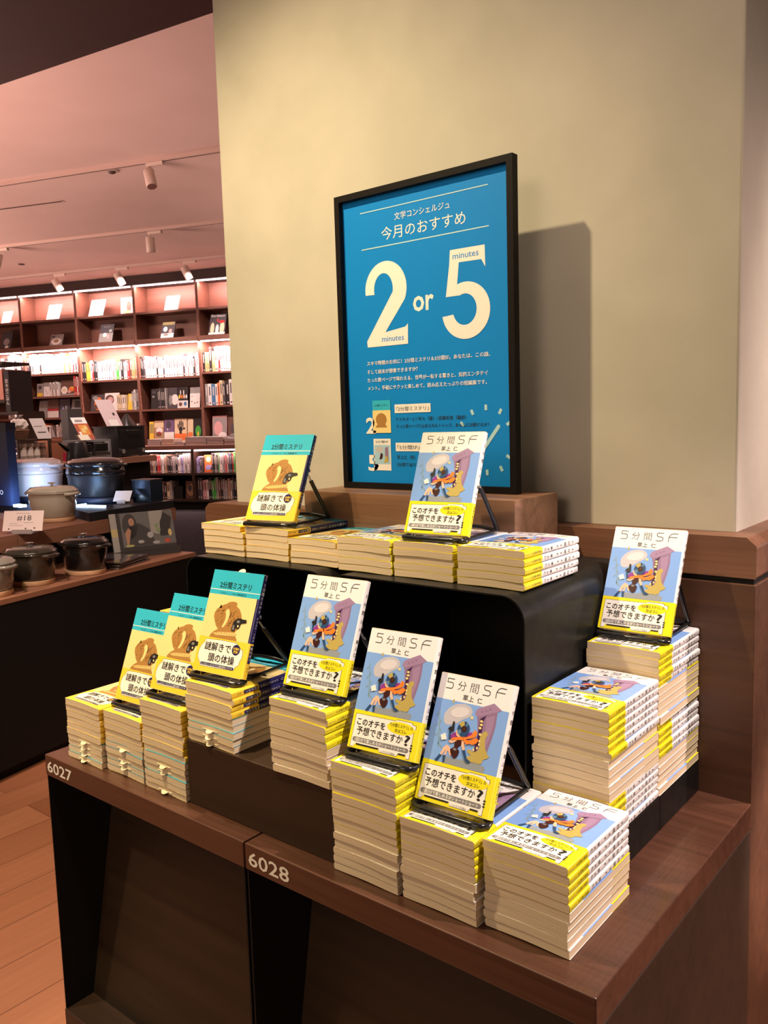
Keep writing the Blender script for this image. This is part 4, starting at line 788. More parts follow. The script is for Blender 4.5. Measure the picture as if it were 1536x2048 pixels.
for (u, z, w_, h_, c, pics, lab) in (
    (-0.925, 0.906, 0.075, 0.345, 'y', [(.5, .7, -.4, .2, 'o')], 'narrow yellow cover beside the black oven'),
    (-0.84, 0.906, 0.16, 0.355, 't', [(.5, .82, -.5, .1, 'c'), (.55, .6, .35, .12, 'w'), (.5, .45, .3, .1, 'm'), (.6, .5, .12, .06, 'r')], 'tan cover with a white tangle above the counter'),
    (-0.67, 0.906, 0.165, 0.365, 'v', [(.5, .36, -.5, .15, 'w'), (.45, .8, .25, .15, 'd'), (.35, .62, .05, .04, 'w')], 'dark violet cover with white band above the counter'),
    (-0.495, 0.906, 0.205, 0.375, 'c', [(.5, .30, -.5, .13, 'x'), (.5, .6, .16, .1, 'k'), (.3, .72, .045, .1, 'k'), (.42, .8, .045, .14, 'k'), (.55, .82, .045, .14, 'k'), (.68, .78, .045, .12, 'k'), (.78, .62, .09, .04, 'k'), (.5, .47, .1, .06, 'k')], 'cream cover with a black hand and an orange band'),
    (-0.275, 0.906, 0.09, 0.37, 'c', [(.5, .35, -.4, .12, 'x')], 'narrow cream cover right of the hand cover'),
    (-0.17, 0.906, 0.135, 0.375, 'k', [(.5, .5, .35, .22, 'n'), (.5, .4, .1, .1, 'y'), (.5, .24, -.5, .06, 'o')], 'black cover with a green plant above the counter'),
    (-0.032, 0.906, 0.03, 0.35, 'n', [], 'thin green spine above the counter'),
    (0.135, 0.906, 0.23, 0.40, 'p', [(.5, .6, -.48, .34, 'g'), (.4, .55, .3, .26, 'p'), (.7, .3, .28, .12, 'w')], 'pale pink cover with a soft figure near the pillar'),
    (0.385, 0.906, 0.20, 0.38, 'm', [(.5, .55, .3, .2, 'd'), (.4, .3, .25, .08, 'g'), (.6, .85, .15, .05, 'w')], 'brown cover next to the pillar')):
    face_book(u, FC, z, w_, h_, c, pics, lab, 5)
face_book(0.152, 0.10, 0.5155, 0.132, 0.245, 'x', [(.5, .74, .3, .16, 'c'), (.5, .28, -.33, .14, 'l'), (.85, .2, .12, .1, 'm')], 'orange cover in the low cabinet beside the pillar', 4)
face_book(-0.19, 0.12, 0.1405, 0.17, 0.25, 'm', [(.5, .5, .4, .35, 't'), (.4, .6, .2, .2, 'd')], 'brown cover at right end of the lowest row', 6)
bx = MB(); bx.box(0, 0.13, 0, 0.16, 0, 0.17, mat('storage_box_black', (0.01, 0.012, 0.012, 1), .5)); bx.box(-0.004, 0.134, -0.004, 0.164, 0.17, 0.182, mat('storage_box_black', (0.01, 0.012, 0.012, 1), .5))
o = bx.build('storage_box', loc=shw(-0.345, 0.09, 0.1405)); o.rotation_euler = (0, 0, A_SH); tag(o, 'small black box in the lowest row of the bookcase', 'box')

# ------------------------------------------------------------------ ceiling tracks and spotlights
TRK = mat('track_white', (0.62, 0.46, 0.40, 1), 0.5); HEAD = mat('spot_head_white', (0.74, 0.60, 0.52, 1), 0.45)
def cs(x, y): k = (CZ-0.58051)/(2.63-0.58051); return (CAM.x+(x-CAM.x)*k, CAM.y+(y-CAM.y)*k)
def track(p0, p1, label):
    a, b = Vector(cs(*p0)), Vector(cs(*p1)); d = (b-a).normalized(); a -= d*1.5; b += d*2.0; L_ = (b-a).length; ang = math.atan2(d.y, d.x)
    t = thing('track_rail', (a.x, a.y, CZ-0.034), label, 'track light rail', ang, 'ceiling track rails')
    mb = MB(); mb.box(0, L_, -0.018, 0.018, 0, 0.0335, TRK); put('rail', mb.mesh('rail'), t)
    g = MB(); g.box(0.05, L_-0.05, -0.006, 0.006, -0.0006, 0, mat('track_slot', (0.10, 0.05, 0.045, 1), 0.6)); put('slot', g.mesh('slot'), t); return ang
ang1 = track((-5.6984, 2.9519), (-3.7174, 3.6466), 'nearest white ceiling track rail')
ang2 = track((-8.1144, 4.1448), (-5.5222, 5.1401), 'middle white ceiling track rail')
ang3 = track((-10.1334, 5.1417), (-6.9653, 6.3342), 'white ceiling track rail closest to the bookcase')
def spot(p, ang, tiltv, label, s=1.0):
    x, y = cs(*p); t = thing('track_spotlight', (x, y, CZ-0.0345), label, 'spotlight', ang, 'track spotlights')
    put('adapter', MB().box(-0.02*s, 0.15*s, -0.02, 0.02, -0.028, -0.0005, HEAD).mesh('adapter'), t)
    put('stem', MB().tube([(0, 0, -0.028), (0, 0, -0.095*s)], 0.009*s, HEAD, 10).mesh('stem'), t)
    d = Vector(tiltv).normalized(); c = Vector((0, 0, -0.10*s)); r = 0.048*s
    h = put('lamp_head', MB().tube([c-d*0.045*s, c-d*0.04*s, c+d*0.115*s, c+d*0.118*s], [r*0.9, r, r, r*0.94], HEAD, 20).mesh('lamp_head'), t)
    put('lens', MB().tube([c+d*0.1185*s, c+d*0.1195*s], r*0.85, mat('spot_lens', (0.25, 0.12, 0.1, 1), 0.3), 20).mesh('lens'), h)
spot((-4.30, 3.44), ang1, (0.35, -0.25, -1), 'white spotlight on the nearest ceiling rail', 0.92)
spot((-6.30, 4.86), ang2, (-0.05, 0.12, -1), 'white spotlight on the middle rail near the pillar', 1.0)
spot((-8.17, 4.14), ang2, (-0.25, -0.1, -1), 'white spotlight on the middle rail at left picture edge', 1.0)
spot((-9.27, 5.47), ang3, (0.35, 0.35, -1), 'leftmost of the three spotlights before the bookcase', 1.08)
spot((-8.34, 5.81), ang3, (0.35, 0.35, -1), 'middle one of the three spotlights before the bookcase', 1.08)
spot((-7.41, 6.17), ang3, (0.3, 0.35, -1), 'rightmost of the three spotlights before the bookcase', 1.08)
x, y = cs(-4.7562, 3.4092); t = thing('smoke_detector', (x, y, CZ), 'small round ceiling detector near the nearest rail', 'detector')
put('base', MB().lathe([(0.055, -0.012), (0.06, -0.0005)], TRK, seg=24).mesh('base'), t); put('sensor', MB().lathe([(0.012, -0.03), (0.028, -0.024), (0.03, -0.0125)], mat('track_slot', (0.1, 0.05, 0.045, 1), 0.6), seg=20).mesh('sensor'), t)
x, y = cs(-9.016, 4.8664); tag(MB().lathe([(0.03, -0.012), (0.045, -0.0005)], mat('track_slot', (0.1, 0.05, 0.045, 1), 0.6), seg=20).build('ceiling_sensor', loc=(x, y, CZ)), 'tiny dark ceiling sensor at upper left', 'detector')
a_, b_ = Vector(cs(-7.2, 3.112)), Vector(cs(-5.881, 3.6295)); d_ = (b_-a_); sl = MB(); sl.box(0, d_.length, -0.035, 0.035, -0.004, -0.0005, TRK); sl.box(0.02, d_.length-0.02, -0.012, 0.012, -0.006, -0.004, mat('track_slot', (0.1, 0.05, 0.045, 1), 0.6))
o = sl.build('slot_diffuser', loc=(a_.x, a_.y, CZ)); o.rotation_euler = (0, 0, math.atan2(d_.y, d_.x)); tag(o, 'narrow air slot in the ceiling between two rails', 'vent')

# ------------------------------------------------------------------ cookware table across the aisle
A_CT = math.atan2(0.2301, 0.9732); B_CT = (-1.45, 0.63)
def ctw(x, y, z=0): return (B_CT[0]+x*math.cos(A_CT)-y*math.sin(A_CT), B_CT[1]+x*math.sin(A_CT)+y*math.cos(A_CT), z)
def cth(name, x, y, z, label, cat, group=None, rz=0.0): return thing(name, ctw(x, y, z), label, cat, A_CT+rz, group)
ZT = -0.012
W_TAB = wood('oak_cookware_table', (0.20, 0.085, 0.048, 1), (0.34, 0.16, 0.095, 1), 'y', 0.45, 0.6)
t = cth('display_table', 0, 0, -0.65, 'long table with black side holding the cookware', 'table')
put('tabletop', MB().box(-2.6, 0, -0.9, 1.066, 0.62, 0.638, W_TAB).mesh('tabletop'), t)
put('side_panel', MB().box(-2.6, -0.002, -0.9, 1.064, 0.04, 0.6195, BLACKPANEL).mesh('side_panel'), t)
put('base', MB().box(-2.55, -0.03, -0.88, 1.04, 0, 0.04, BLACKPANEL).mesh('base'), t)
t = cth('display_riser', -0.30, 0, ZT, 'thick brown wooden shelf slab behind the cooking pots', 'riser')
put('slab', MB().box(-1.95, 0, -0.5, 0.349, 0.112, 0.172, W_TAB).mesh('slab'), t); put('slab', MB().box(-1.95, 0, 0.352, 1.30, 0.112, 0.172, W_TAB).mesh('slab'), t)
put('support', MB().box(-1.9, -0.06, -0.45, 0.33, 0.0005, 0.1115, W_FRONT).mesh('support'), t); put('support', MB().box(-1.9, -0.10, 0.40, 1.03, 0.0005, 0.1115, BLACKPANEL).mesh('support'), t)
ZR = ZT+0.172
NAVYB = mat('platform_black_gloss', (0.010, 0.011, 0.014, 1), 0.4)
t = cth('display_platform', -0.31, 0, ZR+0.0005, 'black platform under the two large oval steamers', 'platform')
put('deck', MB().prism([(0, 0.74, 0), (0, 1.30, 0), (-1.85, 1.30, 0), (-1.85, 0.86, 0), (-0.41, 0.965, 0)], (0, 0, 0.038), NAVYB).mesh('deck'), t)
ZP = ZR+0.039
COOL = mat('led_cool', (1, 1, 1, 1), emit=(0.55, 0.75, 1.0, 1), estr=14.0)
t = cth('light_bar', -0.60, 0.985, ZP, 'bright bluish light bar glowing between pot and steamer', 'light')
put('bar', MB().box(0.0, 0.17, -0.030, -0.018, 0.0005, 0.007, COOL).mesh('bar'), t); put('bar', MB().box(-0.012, 0.0, -0.030, 0.03, 0.0005, 0.007, COOL).mesh('bar'), t)
tag(MB().box(0, 0.07, 0, 0.03, 0.0005, 0.012, COOL).build('light_bar', loc=ctw(-0.93, 0.87, ZP)), 'small bluish light bar at foot of the dark sign', 'light')
light('AREA', ctw(-0.55, 0.93, ZP+0.05), ctw(-0.75, 1.15, ZP+0.09), 0.5, (0.30, 0.54, 1.0), size=0.10)
light('AREA', ctw(-0.92, 0.88, ZP+0.04), ctw(-1.12, 1.25, ZP+0.09), 0.9, (0.40, 0.60, 1.0), size=0.10)
light('AREA', ctw(-0.85, 0.72, ZP+0.03), ctw(-0.98, 0.9, ZP+0.09), 0.25, (0.30, 0.50, 1.0), size=0.08)
# casseroles
def casserole(x, y, z, r, hgt, col, knobm, label, rz=0.0, sx=1.12, sy=0.92, name='cast_iron'):
    m = mat('enamel_'+name, col, 0.16, coat=0.6); t = cth('casserole_pot', x, y, z, label, 'pot', 'oval casserole pots', rz)
    put('body', MB().lathe([(r*0.78, 0.0005), (r*0.84, 0.004), (r*0.97, hgt*0.55), (r, hgt*0.70), (r*1.03, hgt*0.705), (r*1.03, hgt*0.73), (r*0.97, hgt*0.73)], m, 0, 0, sx, sy, 44).mesh('body'), t)
    put('lid', MB().lathe([(r*1.02, hgt*0.735), (r*1.05, hgt*0.76), (r*1.0, hgt*0.80), (r*0.92, hgt*0.84), (r*0.88, hgt*0.875), (r*0.5, hgt*0.905), (r*0.04, hgt*0.91)], m, 0, 0, sx, sy, 44).mesh('lid'), t)
    put('knob', MB().lathe([(r*0.06, hgt*0.905), (r*0.05, hgt*0.95), (r*0.17, hgt*0.985), (r*0.18, hgt*1.0), (r*0.03, hgt*1.01)], knobm, seg=20).mesh('knob'), t)
    for s in (-1, 1):
        pts = [(s*r*sx*0.97, -r*0.34, hgt*0.68), (s*r*sx*1.16, -r*0.26, hgt*0.685), (s*r*sx*1.24, 0, hgt*0.69), (s*r*sx*1.16, r*0.26, hgt*0.685), (s*r*sx*0.97, r*0.34, hgt*0.68)]
        put('handle', MB().tube(pts, r*0.07, m, 10).mesh('handle'), t)
    return t
def trivet(x, y, z, r, h_, label, sx=1.12, sy=0.92, m=W_TRIV):
    o = MB().lathe([(r*0.84, 0.0005), (r*0.86, 0.002), (r*0.86, h_)], m, 0, 0, sx, sy, 40).build('pot_trivet', loc=ctw(x, y, z)); o.rotation_euler = (0, 0, A_CT)
    return tag(o, label, 'trivet', 'wooden pot trivets')
CHROME = mat('knob_chrome', (0.8, 0.78, 0.76, 1), 0.12, 1.0)
for (x, y, z, r, hg, col, nm, lab, lt) in (
    (-0.108, 0.505, ZT+0.0005, 0.090, 0.150, (0.008, 0.008, 0.008, 1), 'black', 'shiny black oval casserole nearest the standing cookbook', 'wooden trivet under the black casserole'),
    (-0.150, 0.275, ZT+0.0005, 0.094, 0.145, (0.030, 0.026, 0.020, 1), 'graphite', 'dark graphite casserole left of the black one', 'wooden trivet under the graphite casserole'),
    (-0.125, 0.065, ZT+0.0005, 0.092, 0.135, (0.20, 0.19, 0.16, 1), 'stone_grey', 'stone grey casserole cut by the left picture edge', 'wooden trivet under the stone grey casserole'),
    (-0.525, 0.745, ZR+0.0005, 0.104, 0.160, (0.42, 0.38, 0.30, 1), 'pale_grey', 'pale grey casserole on the wooden slab behind the card', 'wooden trivet under the pale grey casserole')):
    trivet(x, y, z, r, 0.018, lt); casserole(x, y, z+0.0185, r, hg*0.95, col, CHROME, lab, 0.0, 1.12, 0.92, nm)
# large oval steamers
def steamer(x, y, col, lab, base_lab, name):
    m = mat('glaze_'+name, col, 0.14, coat=0.7); m2 = mat('glaze_matt_'+name, col, 0.4)
    o = MB().lathe([(0.138, 0.0005), (0.146, 0.004), (0.146, 0.026), (0.136, 0.030)], mat('perforated_base', (0.010, 0.016, 0.035, 1), 0.5), 0, 0, 1.12, 0.80, 44).build('steamer_base', loc=ctw(x, y, ZP)); o.rotation_euler = (0, 0, A_CT); tag(o, base_lab, 'stand')
    t = cth('oval_steamer', x, y, ZP+0.0305, lab, 'pot', 'large oval steamers')
    put('body', MB().lathe([(0.124, 0.0005), (0.131, 0.006), (0.138, 0.092), (0.142, 0.105), (0.142, 0.111), (0.132, 0.112)], m2, 0, 0, 1.12, 0.80, 48).mesh('body'), t)
    put('rim', MB().lathe([(0.140, 0.1125), (0.146, 0.116), (0.142, 0.132), (0.136, 0.147)], m, 0, 0, 1.12, 0.80, 48).mesh('rim'), t)
    put('lid', MB().lathe([(0.134, 0.1475), (0.144, 0.153), (0.142, 0.166), (0.133, 0.177), (0.100, 0.188), (0.01, 0.192)], m, 0, 0, 1.12, 0.80, 48).mesh('lid'), t)
    for s in (-1, 1): put('handle', MB().tube([(s*0.155, -0.045, 0.154), (s*0.178, -0.027, 0.154), (s*0.182, 0, 0.154), (s*0.178, 0.027, 0.154), (s*0.155, 0.045, 0.154)], 0.008, m, 10).mesh('handle'), t)
steamer(-0.665, 1.150, (0.016, 0.015, 0.016, 1), 'black oval steamer on the dark platform', 'dark perforated base under the black steamer', 'black')
steamer(-1.085, 1.150, (0.72, 0.68, 0.68, 1), 'white oval steamer behind the pale grey casserole', 'dark perforated base under the white steamer', 'white')
# cards, sign, candle box, cookbook
CARD = mat('card_paper', (0.72, 0.58, 0.54, 1), 0.6); INK2 = mat('card_ink', (0.05, 0.04, 0.04, 1), 0.6)
def card(x, y, z, w_, h_, lean, lab, rz=0.0, marks=True, cardm=CARD):
    t = cth('price_card', x, y, z, lab, 'card', None, rz+rad(18)); a = rad(lean); az = Vector((0, math.sin(a), math.cos(a))); ay = Vector((0, math.cos(a), -math.sin(a))); o = Vector((0, 0, 0.012))
    mb = MB(); mb.obox(o, (w_, 0, 0), ay*0.0012, az*h_, cardm); put('card', mb.mesh('card'), t)
    st = MB(); st.obox((w_*0.25, -0.004, 0.0005), (w_*0.5, 0, 0), (0, 0.05, 0), (0, 0, 0.003), mat('acrylic_foot', (0.3, 0.25, 0.24, 1), 0.15)); st.obox((w_*0.25, -0.004, 0.0035), (w_*0.5, 0, 0), (0, 0.003, 0), (0, 0, 0.014), mat('acrylic_foot', (0.3, 0.25, 0.24, 1), 0.15)); put('foot', st.mesh('foot'), t)
    if marks:
        pm = MB(); q = lambda u, v: o+Vector((w_*u, 0, 0))+az*(h_*v)-ay*0.0006
        pm.text('#18', q(.34, .52), (1, 0, 0), az, INK2, width=w_*0.36, size=0.030)
        for u0_, u1_, v_ in ((.30, .66, .86), (.16, .36, .36), (.52, .76, .40), (.16, .5, .26)): pm.poly([q(u0_, v_), q(u1_, v_), q(u1_, v_+.025), q(u0_, v_+.025)], mat('card_print_grey', (0.42, 0.34, 0.32, 1), 0.6))
        for u_, v_ in ((.16, .1), (.58, .12), (.8, .14)): pm.poly([q(u_+.025*math.cos(k), v_+.04*math.sin(k)) for k in (0, 1, 2, 3, 4, 5)], INK2)
        put('lettering', pm.mesh('lettering'), t)
card(-0.365, 0.335, ZR+0.0005, 0.170, 0.082, 18, 'pink-white price card reading #18 before the grey casserole')
card(-0.50, 1.085, ZP, 0.085, 0.062, 40, 'small blank card lying against its foot on the platform', 0.0, False, mat('card_white', (0.75, 0.72, 0.72, 1), 0.5))
t = cth('sign_box', -1.475, 0.90, ZP, 'tall dark navy sign box at left picture edge', 'sign')
SB = mat('sign_navy', (0.010, 0.016, 0.04, 1), 0.4)
put('box', MB().box(0, 0.50, 0, 0.05, 0.0005, 0.365, SB).mesh('box'), t); put('lid', MB().box(-0.004, 0.504, -0.004, 0.054, 0.3655, 0.405, mat('sign_lid', (0.006, 0.006, 0.010, 1), 0.5)).mesh('lid'), t)
put('lettering', MB().text('に、', (0.300, -0.0008, 0.135), (1, 0, 0), (0, 0, 1), mat('sign_white', (0.8, 0.8, 0.85, 1), 0.5), size=0.085).text('。', (0.425, -0.0008, 0.060), (1, 0, 0), (0, 0, 1), mat('sign_white', (0.8, 0.8, 0.85, 1), 0.5), size=0.075).mesh('lettering'), t)
put('picture', MB().poly([(0.36+0.05*math.cos(k*.4)*1.0, -0.0008, 0.022+0.018*math.sin(k*.4)) for k in range(16)], mat('sign_cookie', (0.55, 0.40, 0.2, 1), 0.5)).poly([(0.38, -0.0008, 0.098), (0.43, -0.0008, 0.098), (0.42, -0.0008, 0.122), (0.385, -0.0008, 0.125)], C_GREY).mesh('picture'), t)
t = cth('candle_box', -0.475, 1.195, ZP, 'dark smoky glass box with a bluish reflection by the steamer', 'box')
put('glass', MB().box(0, 0.115, 0, 0.09, 0.0005, 0.105, mat('smoky_glass', (0.012, 0.02, 0.035, 1), 0.12)).mesh('glass'), t); put('rim', MB().box(-0.002, 0.117, -0.002, 0.092, 0.1052, 0.109, mat('smoky_rim', (0.08, 0.06, 0.055, 1), 0.4)).mesh('rim'), t)
# cookbook on an acrylic stand; wrapped magazines
t = cth('cookbook', -0.235, 0.800, ZT+0.014, 'grey cookbook standing on a clear stand at the table end', 'book', None, rad(58)); a = rad(20)
az = Vector((0, math.sin(a), math.cos(a))); ay = Vector((0, math.cos(a), -math.sin(a))); wd, hd = 0.285, 0.185
put('cover', MB().obox((0, 0, 0.006), (wd, 0, 0), ay*0.014, az*hd, mat('cookbook_dark', (0.045, 0.04, 0.04, 1), 0.3)).mesh('cover'), t)
pm = MB(); q = lambda u, v, l=1: Vector((wd*u, 0, 0.006))+az*(hd*v)-ay*(0.0004+0.0003*l)
GR = lambda n_, c_: mat('cookbook_'+n_, (c_[0], c_[1], c_[2], 1), 0.35)
pm.poly([q(0, 0), q(.1, 0), q(.1, 1), q(0, 1)], GR('pale', (.30, .28, .25))); pm.poly([q(.0, .42, 2), q(.1, .42, 2), q(.1, .62, 2), q(.0, .62, 2)], GR('straw', (.42, .34, .16)))
pm.poly([q(.16, .14), q(1, .14), q(1, 1), q(.16, 1)], GR('grey', (.13, .125, .12))); pm.poly([q(.62, .45, 2), q(.75, .4, 2), (q(.85, 1, 2)), q(.62, 1, 2)], GR('pale', (.30, .28, .25)))
pm.poly([q(.30+.12*math.cos(k*.5), .66+.32*math.sin(k*.5), 2) for k in range(13)], GR('coat', (.055, .05, .05))); pm.poly([q(.22, .15, 2), q(.68, .15, 2), q(.60, .55, 2), q(.45, .72, 2), q(.26, .62, 2)], GR('coat', (.055, .05, .05)))
pm.poly([q(.33+.045*math.cos(k*.5), .76+.10*math.sin(k*.5), 3) for k in range(13)], GR('skin', (.36, .19, .12))); pm.poly([q(.22, .2, 3), q(.25, .2, 3), q(.31, .55, 3), q(.27, .62, 3), q(.21, .5, 3)], GR('skin', (.36, .19, .12)))
pm.poly([q(.76, .35, 3), q(.9, .35, 3), q(.98, .8, 3), q(.86, .95, 3), q(.78, .7, 3)], GR('dark', (.02, .02, .02)))
for (u_, v_, ru, rv, n_, c_) in ((.72, .62, .03, .06, 'leaf', (.20, .26, .12)), (.74, .5, .035, .05, 'leaf', (.20, .26, .12)), (.60, .40, .05, .08, 'steel', (.34, .33, .32)), (.92, .42, .03, .09, 'straw2', (.55, .42, .16)), (.86, .22, .05, .05, 'tomato', (.45, .08, .05)), (.44, .25, .05, .04, 'steel', (.34, .33, .32)), (.68, .2, .06, .04, 'steel', (.34, .33, .32)), (.26, .17, .07, .03, 'leaf2', (.38, .38, .14))):
    pm.poly([q(u_+ru*math.cos(k*.5), v_+rv*math.sin(k*.5), 5) for k in range(13)], GR(n_, c_))
put('cover_picture', pm.mesh('cover_picture'), t)
ACR = mat('clear_acrylic', (0.30, 0.27, 0.26, 1), 0.12)
t = cth('book_stand', -0.235, 0.800, ZT, 'clear stand with a dark front lip carrying the grey cookbook', 'stand', None, rad(58))
put('lip', MB().box(-0.01, wd+0.01, -0.016, -0.010, 0.0005, 0.030, mat('stand_lip_dark', (0.05, 0.047, 0.046, 1), 0.3)).mesh('lip'), t); put('foot', MB().box(-0.01, wd+0.01, -0.010, 0.065, 0.0005, 0.0045, ACR).mesh('foot'), t)
put('back_support', MB().obox((0.02, 0.055, 0.0045), (wd-0.04, 0, 0), (0, 0.003, 0), (0, -0.004, 0.06), ACR).mesh('back_support'), t)
WRAP = mat('plastic_wrap', (0.10, 0.085, 0.095, 1), 0.12, coat=0.8)
for i in range(3):
    mb = MB(); rg = random.Random(i); vs = []; nx_, ny_ = 10, 8; w2, h2 = 0.20, 0.225
    for j in range(ny_+1):
        for k in range(nx_+1): vs.append((w2*k/nx_, h2*j/ny_, 0.0065+(rg.uniform(0, .0035) if 0 < k < nx_ and 0 < j < ny_ else 0)*(1 if i == 2 else .2)))
    mb.add(vs, [(j*(nx_+1)+k, j*(nx_+1)+k+1, (j+1)*(nx_+1)+k+1, (j+1)*(nx_+1)+k) for j in range(ny_) for k in range(nx_)], WRAP, True)
    mb.box(0, w2, 0, h2, 0.0005, 0.0064, mat('wrapped_mag_edge', (0.16, 0.12, 0.11, 1), 0.5))
    o = mb.build('wrapped_magazine', loc=ctw(-0.225+0.006*i, 0.575-0.004*i, ZT+0.0005+i*0.0102)); o.rotation_euler = (0, 0, A_CT+rad(8+3*i)); tag(o, ('plastic-wrapped magazine at bottom of the pile before the cookbook', 'plastic-wrapped magazine in the middle of the pile before the cookbook', 'plastic-wrapped magazine on top of the pile before the cookbook')[i], 'magazine', 'wrapped magazines before the cookbook')

# ------------------------------------------------------------------ appliance counter farther back
t = cth('display_counter', -1.52, 1.9, -0.65, 'wooden counter carrying the ovens behind the steamers', 'table')
put('board', MB().box(-0.45, 0.20, -0.56, 0.455, 0.985, 1.0215, W_TAB).mesh('board'), t); put('cabinet', MB().box(-0.43, 0.16, -0.54, 0.43, 0, 0.9845, BLACKPANEL).mesh('cabinet'), t)
ZC_ = 0.372
BLKA = mat('appliance_black', (0.012, 0.011, 0.011, 1), 0.35); GRYA = mat('appliance_grey', (0.20, 0.20, 0.20, 1), 0.4); DGL = mat('oven_glass', (0.006, 0.005, 0.005, 1), 0.1)
def oven(x, y, z, dx, dy, dz, m, lab, knobs, border):
    t = cth('toaster_oven', x, y, z, lab, 'oven')
    put('body', MB().box(-dx, 0, 0, dy, 0.006, dz, m).mesh('body'), t)
    d = put('door', MB().box(0.0005, 0.006, dy*0.08, dy*0.92, dz*0.36, dz*0.90, border).mesh('door'), t)
    put('window', MB().box(0.0062, 0.0075, dy*0.15, dy*0.85, dz*0.42, dz*0.80, DGL).mesh('window'), d)
    put('handle', MB().tube([(0.0065, dy*0.3, dz*0.87), (0.02, dy*0.32, dz*0.87), (0.02, dy*0.68, dz*0.87), (0.0065, dy*0.7, dz*0.87)], 0.004, BLKA, 8).mesh('handle'), t)
    for k in range(knobs): put('dial', MB().tube([(0.0005, dy*(0.13+0.74*k), dz*0.20), (0.014, dy*(0.13+0.74*k), dz*0.20)], 0.015, CHROME, 18).mesh('dial'), t)
    for fx_ in (-dx*0.9, -dx*0.1):
        for fy_ in (dy*0.1, dy*0.9): put('foot', MB().box(fx_-0.008, fx_+0.008, fy_-0.008, fy_+0.008, 0.0004, 0.0058, BLKA).mesh('foot'), t)
oven(-1.374, 2.066, ZC_, 0.20, 0.245, 0.190, BLKA, 'large black oven with two chrome dials', 2, BLKA)
oven(-1.335, 1.730, ZC_, 0.22, 0.235, 0.120, GRYA, 'small grey toaster oven left of the black oven', 0, mat('appliance_light_grey', (0.34, 0.34, 0.34, 1), .4))
def ctag(mb, name, x, y, z, label, cat, rz=0.0):
    o = mb.build(name, loc=ctw(x, y, z)); o.rotation_euler = (0, 0, A_CT+rz); return tag(o, label, cat)
ctag(MB().box(-0.21, 0.004, -0.004, 0.252, 0, 0.006, BLKA), 'oven_tray', -1.374, 2.066, ZC_+0.1905, 'thin black tray on top of the black oven', 'tray')
t = cth('electric_kettle', -1.20, 1.56, ZC_, 'black kettle with side handle before the grey toaster', 'kettle')
put('body', MB().lathe([(0.062, 0.0005), (0.066, 0.01), (0.05, 0.112), (0.046, 0.118), (0.01, 0.124)], BLKA, seg=28).mesh('body'), t)
put('spout', MB().tube([(-0.02, -0.052, 0.075), (-0.02, -0.09, 0.10), (-0.02, -0.115, 0.118)], [0.014, 0.009, 0.006], BLKA, 10).mesh('spout'), t)
put('handle', MB().tube([(0.02, 0.045, 0.112), (0.02, 0.095, 0.110), (0.02, 0.105, 0.09), (0.02, 0.102, 0.03)], 0.010, BLKA, 10).mesh('handle'), t)
def leaflet(x, y, z, w_, h_, lean, cm, lab, pics):
    t = cth('leaflet', x, y, z, lab, 'leaflet', None, rad(62)); a = rad(lean); az = Vector((math.sin(rad(-18)), math.sin(a), math.cos(a))).normalized(); ax = Vector((1, 0, 0)); ay = az.cross(ax).normalized()
    put('sheet', MB().obox((0, 0, 0.001), ax*w_, ay*0.0015, az*h_, cm).mesh('sheet'), t); pm = MB()
    for i, (u0_, v0_, u1_, v1_, m_) in enumerate(pics):
        f = lambda u, v: Vector((0, 0, 0.001))+ax*(w_*u)+az*(h_*v)-ay*(0.0008+0.0005*i)
        pm.poly([f(u0_, v0_), f(u1_, v0_), f(u1_, v1_), f(u0_, v1_)], m_)
    put('print', pm.mesh('print'), t)
PINKP = mat('leaflet_pink_white', (0.72, 0.56, 0.55, 1), 0.5); WHP = mat('leaflet_white', (0.85, 0.82, 0.76, 1), 0.45)
FD1 = mat('food_orange', (0.72, 0.30, 0.06, 1), 0.4); FD2 = mat('food_red', (0.45, 0.10, 0.05, 1), 0.4); FD3 = mat('food_yellow', (0.80, 0.58, 0.20, 1), 0.4)
leaflet(-1.43, 1.82, ZC_+0.1215, 0.085, 0.150, 20, WHP, 'white recipe leaflet with orange food on the grey toaster', [(0, 0, 1, .72, FD2), (.1, .1, .6, .35, WHP), (.25, .2, .85, .66, FD1), (.35, .3, .6, .5, FD3), (.55, .42, .8, .6, FD3), (.2, .82, .7, .9, mat('food_title', (0.4, 0.35, 0.33, 1), .5))])
leaflet(-1.50, 2.11, ZC_+0.1975, 0.105, 0.185, 16, PINKP, 'tall pale pink leaflet standing on the black oven', [(.68, .40, .82, .50, INK2), (.25, 0.0, .8, .24, WHP)])
t = cth('pyramid_stand', -1.47, 2.26, ZC_+0.1975, 'black pyramid-shaped stand on the black oven', 'stand')
put('cone', MB().lathe([(0.062, 0.0005), (0.060, 0.004), (0.012, 0.075), (0.008, 0.078)], BLKA, seg=4, rot=rad(45)).mesh('cone'), t); put('tag', MB().obox((0.024, -0.012, 0.032), (0, 0.02, 0), (0.003, 0, 0), (-0.012, 0, 0.022), WHP).mesh('tag'), t)
ctag(MB().box(-0.06, 0.0, 0, 0.115, 0, 0.19, mat('packaging_dark_grey', (0.055, 0.048, 0.046, 1), .6)), 'package_box', -1.56, 1.85, ZC_+0.1215, 'dark grey carton behind the recipe leaflet', 'box')
ctag(MB().obox((0, 0, 0.001), (0.02, 0.06, 0), (0.03, -0.01, 0.0), (-0.02, -0.005, 0.03), mat('tag_cream', (0.72, 0.68, 0.52, 1), .5)), 'price_tag', -1.33, 1.70, ZC_+0.1215, 'small cream tag on the grey toaster', 'tag')
JAR = mat('jar_glass', (0.40, 0.34, 0.28, 1), 0.08, trans=0.35); JARL = mat('jar_label', (0.62, 0.56, 0.48, 1), 0.5)
